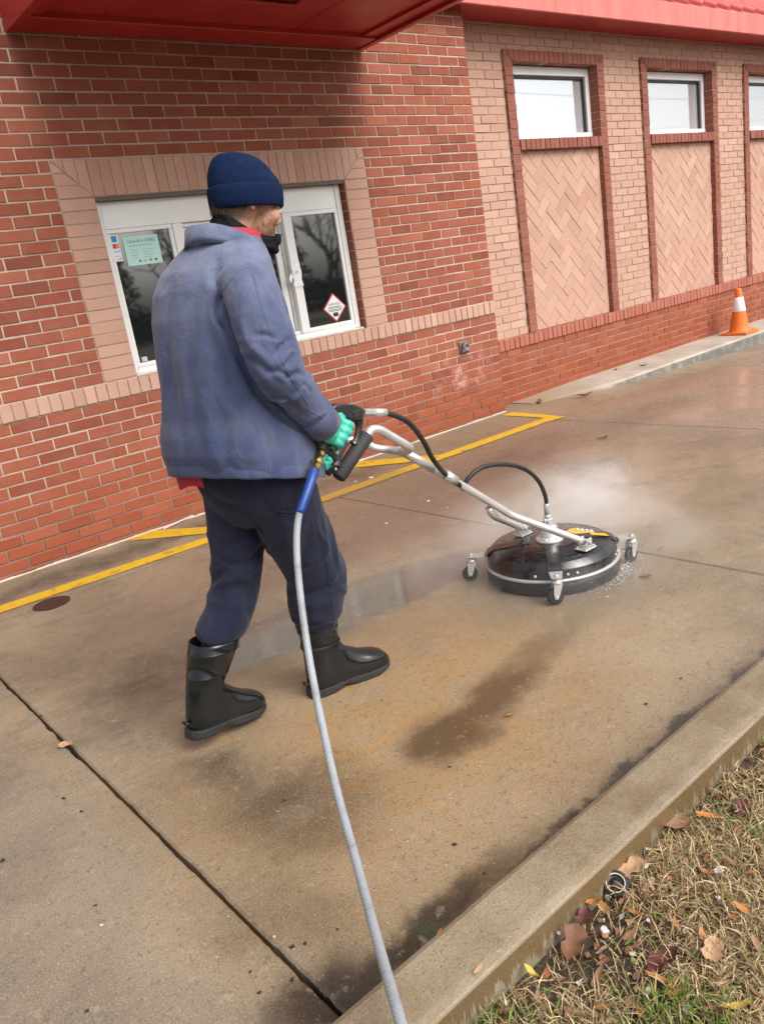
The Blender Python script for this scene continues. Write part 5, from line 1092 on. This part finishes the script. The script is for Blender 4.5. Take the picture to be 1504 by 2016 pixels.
def lance(L, curl=.5, seed=0, wr=.16):
    V = []; F = []; n = 12
    for i in range(n+1):
        t_ = i/n; wd = L*wr*math.sin(math.pi*t_)**.8+.0003; x = (t_-.5)*L; bz = curl*L*((t_-.5)**2+.1*mnoise.noise((t_*3, seed, 1)))
        for s_ in (-1, 0, 1): V.append((x, s_*wd, bz+abs(s_)*wd*curl*.9))
    for i in range(n):
        for k in range(2): F.append((i*3+k, i*3+k+1, (i+1)*3+k+1, (i+1)*3+k))
    return V, F
def drop_leaf(u, v, Lpx, kind, mat, rot, label, grp, z=.082, tilt=(0, 0)):
    q = onZ(u, v, z); d = float((q-CC) @ CR[2]); L = Lpx*d/FPX
    o = obj('fallen_leaf', oak(L, random.choice((2, 3, 3)), random.uniform(.25, .5), random.random()*50) if kind == 'oak' else lance(L, random.uniform(.3, .8), random.random()*50), LM[mat], None, True)
    if q[1] > -3.84 and q[1] < -3.7: q[2] = .133
    o.location = (q[0], q[1], q[2]); o.rotation_euler = (tilt[0], tilt[1], R(rot)); tag(o, label, 'leaf', grp); return o
OAK = [(1332, 1622, 95, 'tan', 70, 'large pale tan oak leaf lying against the kerb by black grit'), (1242, 1712, 78, 'tan', 150, 'pale tan oak leaf with holes behind the black plastic disc'), (1128, 1862, 90, 'brown', 20, 'large golden brown oak leaf near the end of the kerb'), (1308, 1893, 84, 'maroon', 160, 'dark maroon oak leaf amid the straw grass'), (1404, 1872, 80, 'tan', 200, 'pinkish tan oak leaf lying flat on the grass'), (1400, 1990, 74, 'maroon', 90, 'dark red oak leaf at the lawn edge away from the kerb'), (1150, 1808, 56, 'maroon', 200, 'small dark red leaf beside the kerb face'), (1462, 1598, 62, 'maroon', 30, 'wine red crumpled leaf beside the bare grit patch')]
for u, v, L, m, r_, lb in OAK: drop_leaf(u, v, L, 'oak', m, r_, lb, 'oak leaves fallen on the verge', tilt=(random.uniform(-.25, .25), random.uniform(-.25, .25)))
drop_leaf(1452, 1985, 62, 'lance', 'yellow', 125, 'bright yellow narrow leaf on the dry grass', 'narrow leaves fallen on the verge', tilt=(.2, .3)); drop_leaf(1046, 1918, 46, 'lance', 'yellow', 80, 'yellow green small leaf by the kerb corner', 'narrow leaves fallen on the verge', tilt=(.3, .1))
ORL = [(1170, 1778, 50, 110), (1186, 1786, 44, 40), (1240, 1842, 44, 170), (1190, 1872, 48, 150), (1394, 1608, 62, 95), (1450, 1640, 46, 20), (1340, 1650, 30, 60), (1300, 1690, 42, 15), (1460, 1790, 52, 100), (1444, 1806, 44, 10), (1190, 1895, 40, 135), (1180, 1924, 66, 5), (1296, 1930, 70, 110), (1332, 1958, 60, 150), (1356, 1944, 54, 165), (1420, 1940, 62, 150), (1260, 1992, 46, 20), (1186, 1985, 44, 140), (1120, 1996, 50, 0), (1060, 1962, 40, 40), (1350, 1760, 30, 170), (1390, 1718, 36, 120), (1440, 1700, 40, 80), (1490, 1862, 50, 60), (1380, 1840, 40, 20), (1250, 1800, 36, 90), (990, 1990, 34, 20), (950, 1955, 40, 10), (1480, 1720, 40, 150), (1330, 1820, 36, 45), (1490, 1960, 46, 100)]
LAND = [(1332, 1622, 'the large pale tan oak leaf'), (1242, 1712, 'the tan oak leaf with holes'), (1128, 1862, 'the large golden brown oak leaf'), (1308, 1893, 'the dark maroon oak leaf'), (1404, 1872, 'the pinkish tan oak leaf'), (1400, 1990, 'the dark red oak leaf'), (1462, 1598, 'the wine red crumpled leaf'), (1212, 1742, 'the black plastic disc'), (1452, 1985, 'the bright yellow leaf'), (1046, 1918, 'the yellow green leaf'), (1400, 1600, 'the bare grit patch'), (1414, 1714, 'the biggest white chip')]
SEEN = set()
def near_label(m, u, v):
    for _, _, _, nm in sorted(((u-a)**2+(v-b)**2, a, b, nm) for a, b, nm in LAND):
        for w_ in (('small curled', 'small narrow') if m == 'orange' else ('small narrow',)):
            lb = '%s %s leaf in dry grass near %s' % (w_, m, nm)
            if lb not in SEEN: SEEN.add(lb); return lb
for k, (u, v, L, r_) in enumerate(ORL):
    m = ('orange', 'orange', 'brown', 'tan')[k % 4]; drop_leaf(u, v, L*.8, 'lance', m, r_+random.uniform(-15, 15), near_label(m, u, v), 'small %s leaves in the grass' % m, tilt=(random.uniform(-.5, .5), random.uniform(-.4, .4)))
for u, v in ((1246, 1895), (1310, 1880), (1240, 1856), (1080, 1950)): drop_leaf(u, v, 26, 'lance', 'green', random.uniform(0, 180), 'tiny fresh green weed leaf sprouting in the verge', 'green weed leaves', tilt=(.3, .2))
# leaves and scraps on the lane
DL = [(866, 1838, 22, 'orange', 'lance', 'small orange leaf lying on top of the kerb beside the hose'), (1004, 1408, 18, 'orange', 'lance', 'thin orange leaf beside the dark wet smear on the lane'), (1188, 861, 24, 'brown', 'oak', 'brown oak leaf on the lane beyond the end of the yellow line'), (1150, 779, 40, 'brown', 'lance', 'brown leaf where the sidewalk kerb starts'), (1272, 1134, 26, 'brown', 'oak', 'brown leaf beside a caster of the floor cleaner'), (808, 1098, 10, 'orange', 'lance', 'tiny orange leaf on the lane between the person and the cleaner'), (1062, 792, 30, 'brown', 'lance', 'brown leaf at the foot of the brick bay corner'), (1400, 680, 26, 'tan', 'oak', 'tan leaf in the gutter below the traffic cone'), (1266, 720, 18, 'brown', 'lance', 'brown leaf on the sidewalk below the herringbone panel'), (1212, 728, 16, 'brown', 'lance', 'small brown leaf where the sidewalk meets the brick base'), (130, 1468, 36, 'tan', 'oak', 'torn tan leaf beside the open joint between slabs'), (1300, 1080, 16, 'brown', 'lance', 'small brown leaf near the slab joint behind the cleaner')]
for u, v, L, m, kd, lb in DL: drop_leaf(u, v, L, kd, m, random.uniform(0, 180), lb, 'leaves on the lane', z=.006 if u < 1205 or v > 900 else (.018 if u < 1300 else -.10))
flake = simple('white_chip', (.52, .49, .45), .7, 0, .1, 60, .3); crumb = simple('dark_crumb', (.03, .022, .017), .9, 0, .4, 60)
def chip(u, v, s_, mat, label, grp, name, z):
    q = onZ(u, v, z); d = float((q-CC) @ CR[2]); r_ = s_*d/FPX/2*.62; n = 8; pts = [(r_*(.6+.5*random.random())*math.cos(2*math.pi*k/n)*1.3, r_*(.6+.5*random.random())*math.sin(2*math.pi*k/n)) for k in range(n)]
    V = [(a, b, 0) for a, b in pts]+[(a*.8, b*.8, r_*.16*(1+random.random()*.8)) for a, b in pts]; o = obj(name, (V, [tuple(range(n))[::-1], tuple(range(n, 2*n))]+[(k, (k+1) % n, n+(k+1) % n, n+k) for k in range(n)]), mat); o.location = q; o.rotation_euler = (0, 0, random.uniform(0, 6)); return tag(o, label, 'debris', grp)
for u, v, s_ in ((1276, 1672, 18), (1340, 1690, 16), (1190, 1832, 32), (1414, 1714, 34), (1490, 1733, 22), (1414, 1768, 18), (1276, 1812, 16), (1325, 1714, 14), (1270, 1705, 20), (996, 1975, 18), (1320, 2006, 18), (1100, 1838, 16)): chip(u, v, s_, flake, 'white chip of shell or paper lying in the dry grass', 'white chips in the grass', 'white_chip', .078)
for u, v, s_ in ((843, 822*1.2, 12), (760, 1030, 10), (905, 1840, 10), (540, 1845, 12), (200, 1822, 12), (730, 940, 14), (700, 948, 10), (1010, 985, 8), (1080, 1000, 8), (1240, 925, 8), (880, 1000, 8), (1195, 1175, 8)): chip(u, v, s_, flake, 'tiny pale scrap of litter on the wet lane', 'pale scraps on the lane', 'litter_scrap', .002)
for u, v, s_ in ((575, 1865, 20), (600, 1858, 14), (895, 1663, 16), (954, 1720, 9), (160, 1598, 13), (125, 1572, 14), (188, 1783, 12), (510, 1955, 14), (172, 1991, 14), (493, 1914, 10), (665, 1830, 8), (560, 1576, 10), (1272, 1386, 12), (1340, 1336, 10), (885, 1510, 10), (5, 1695, 18), (80, 1410, 12), (575, 1930, 16)): chip(u, v, s_, crumb, 'small dark crumb of dirt on the concrete lane', 'dark crumbs on the lane', 'dirt_crumb', .002)
# --- black plastic cap against the kerb
q = onZ(1212, 1742, .075); ax = (CC-q)/np.linalg.norm(CC-q)*.8+np.array((0, 0, .5)); cap = obj('rubber_disc', lathe([(.010, -.012), (.024, -.012), (.027, -.006), (.027, .004), (.025, .008), (.017, .009), (.016, .004), (.010, .003), (.009, .008), (.003, .009)], tuple(q), 36, tuple(ax)), simple('gritty_black_plastic', (.012, .012, .013), .4, 0, .5, 200, .7), None, True); tag(cap, 'black round plastic disc with a pale ring leaning on the kerb', 'disc')
obj('pale_ring', lathe([(.0172, .0095), (.0182, .0104), (.0192, .0098)], tuple(q), 36, tuple(ax), False), simple('cream_ring', (.6, .5, .38), .6), cap, True)
# --- spray round the skirt
sp_ = MB()
for k in range(420):
    a = R(rng.normal(-45, 38)); r_ = .285+abs(rng.normal(0, .035)); s_ = rng.uniform(.0008, .0024); c = np.array((scx+r_*math.cos(a), scy+r_*math.sin(a), abs(rng.normal(.006, .010))+.003))
    sp_.add(([c+np.array(d)*s_ for d in ((1, 0, 0), (-1, 0, 0), (0, 1, 0), (0, -1, 0), (0, 0, 1), (0, 0, -1))], [(0, 2, 4), (2, 1, 4), (1, 3, 4), (3, 0, 4), (2, 0, 5), (1, 2, 5), (3, 1, 5), (0, 3, 5)]))
t = NT('water_drop'); t.set(color=(.8, .82, .83), rough=.08, spec=.8); tag(sp_.build('water_spray', t.m), 'fine white water drops thrown out from under the cleaner', 'spray', kind='stuff')
# --- steam drifting behind the machine
def steam():
    t = NT('steam'); t.t.nodes.remove(t.b); p = t.pos()
    def pu(cx, cy, cz, rx, ry, rz, k):
        a = t.n('VectorMath', {0: p, 1: (cx, cy, cz)}, operation='SUBTRACT').outputs[0]; a = t.n('VectorMath', {0: a, 1: (1/rx, 1/ry, 1/rz)}, operation='MULTIPLY').outputs[0]
        return t.math('MULTIPLY', t.mr(t.n('VectorMath', {0: a}, operation='LENGTH').outputs['Value'], .1, 1, 1, 0), k)
    d = t.math('ADD', t.math('ADD', pu(-2.15, -2.28, .07, .85, .55, .26, 1.0), pu(-2.95, -2.28, .06, .4, .3, .2, .45)), t.math('ADD', pu(-2.35, -2.85, .03, .5, .3, .18, .7), pu(-2.68, -2.6, .02, .62, .55, .10, .9)))
    n = t.noise(t.scale(p, 1, 1, 1.6), 3.2, 4, .6, .6); d = t.math('MULTIPLY', d, t.mr(n, .36, .66, .1, 1))
    vol = t.n('VolumePrincipled', {'Color': (.99, .99, .99, 1), 'Density': t.math('MULTIPLY', d, 3.0), 'Anisotropy': .0}); t.t.links.new(vol.outputs[0], t.out.inputs['Volume']); return t.m
ic = bmesh.new(); bmesh.ops.create_icosphere(ic, subdivisions=3, radius=1)
for v in ic.verts: v.co = Vector((-2.35+v.co.x*1.15, -2.42+v.co.y*.85, max(.002, .05+v.co.z*.45)))
tag(obj('steam', ic, steam()), 'thin white steam drifting around the cleaner', 'steam', kind='stuff')
# --- trees across the road behind the camera, mirrored in the panes
bark = simple('grey_bark', (.06, .05, .042), .9, 0, .3, 20); fol = simple('dark_conifer_foliage', (.022, .036, .016), .85, 0, .4, 4)
def bare_tree(x, y, h, seed, label):
    rs_ = random.Random(seed); o = tag(empty('bare_tree'), label, 'tree', 'bare trees across from the building'); o.location = (x, y, 0); tr = MB(); br_ = MB()
    def grow(p, d, L, r_, lv, mb):
        q = p+d*L; mid = p+d*L*.5+Vector((rs_.gauss(0, .04), rs_.gauss(0, .04), 0))*L; mb.add(tube([p, mid, q], [r_, r_*.8, r_*.62], 6 if lv < 2 else 4))
        if lv >= 5: return
        for k in range(rs_.choice((2, 3, 3))):
            nd = (d+Vector((rs_.gauss(0, .5), rs_.gauss(0, .5), rs_.gauss(.12, .25)))).normalized(); grow(q-d*L*.1*k, nd, L*rs_.uniform(.55, .8), r_*.6, lv+1, br_)
    grow(Vector((0, 0, -.3)), Vector((0, 0, 1)), h*.32, h*.018, 0, tr); tr.build('trunk', bark, o); br_.build('crown', bark, o)
def conifer(x, y, h, seed, label):
    rs_ = random.Random(seed); o = tag(empty('conifer'), label, 'tree', 'conifers across from the building'); o.location = (x, y, 0); MB().add(tube([(0, 0, -.3), (0, 0, h*.9)], [h*.02, .01], 8)).build('trunk', bark, o); fm_ = MB()
    for k in range(2600):
        t_ = rs_.random()**.8; z = h*(.08+.92*t_); rm = h*.24*(1-t_)**.8*(.75+.5*abs(math.sin(z*5+seed))); a = rs_.uniform(0, 6.283); r_ = rm*rs_.random()**.5; c = Vector((r_*math.cos(a), r_*math.sin(a), z)); s_ = h*.028
        dd = [Vector((rs_.gauss(0, 1), rs_.gauss(0, 1), rs_.gauss(0, .6))).normalized()*s_ for _ in range(3)]; fm_.add(([c+q for q in dd], [(0, 1, 2)]))
    fm_.build('crown', fol, o)
for i, (x, y, h) in enumerate(((34, -20, 7.0), (39, -21, 7.4), (6.5, -19, 5.2), (9.0, -22, 6.4), (13.5, -20, 5.6), (4.2, -24, 6.0), (17, -24, 7))): bare_tree(x, y, h, 11+i, 'leafless tree across the road mirrored in the window panes')
for i, (x, y, h) in enumerate(((11.0, -19, 4.3), (2.2, -21, 3.6), (7.4, -25, 4.4))): conifer(x, y, h, 31+i, 'dark conifer across the road mirrored in the window panes')
def hedge_mesh():
    mb = MB(); rs_ = random.Random(5)
    for k in range(7000):
        x = rs_.uniform(-6, 24); hgt = 1.3+.5*mnoise.noise(Vector((x*.5, 3, 1))); c = Vector((x, -26+rs_.gauss(0, .5), rs_.uniform(0, hgt))); dd = [Vector((rs_.gauss(0, 1), rs_.gauss(0, 1), rs_.gauss(0, 1))).normalized()*.2 for _ in range(3)]; mb.add(([c+q for q in dd], [(0, 1, 2)]))
    return mb
hg = hedge_mesh().build('hedge', fol); tag(hg, 'low dark hedge across the road mirrored in the panes', 'hedge')

for i, (y, z) in enumerate(((-20, 7.3), (-20.6, 6.7), (-21, 8.4))):
    P_ = [(-8+k*4.0, y, z-.9+.0022*(k*4-34-i*9)**2*.5+.03*k*(i-1)) for k in range(18)]
    tag(obj('power_line', tube(P_, .011, 6), M['black_rubber']), 'thin black overhead wire across the road mirrored in the high windows', 'wire', 'overhead wires across the road')
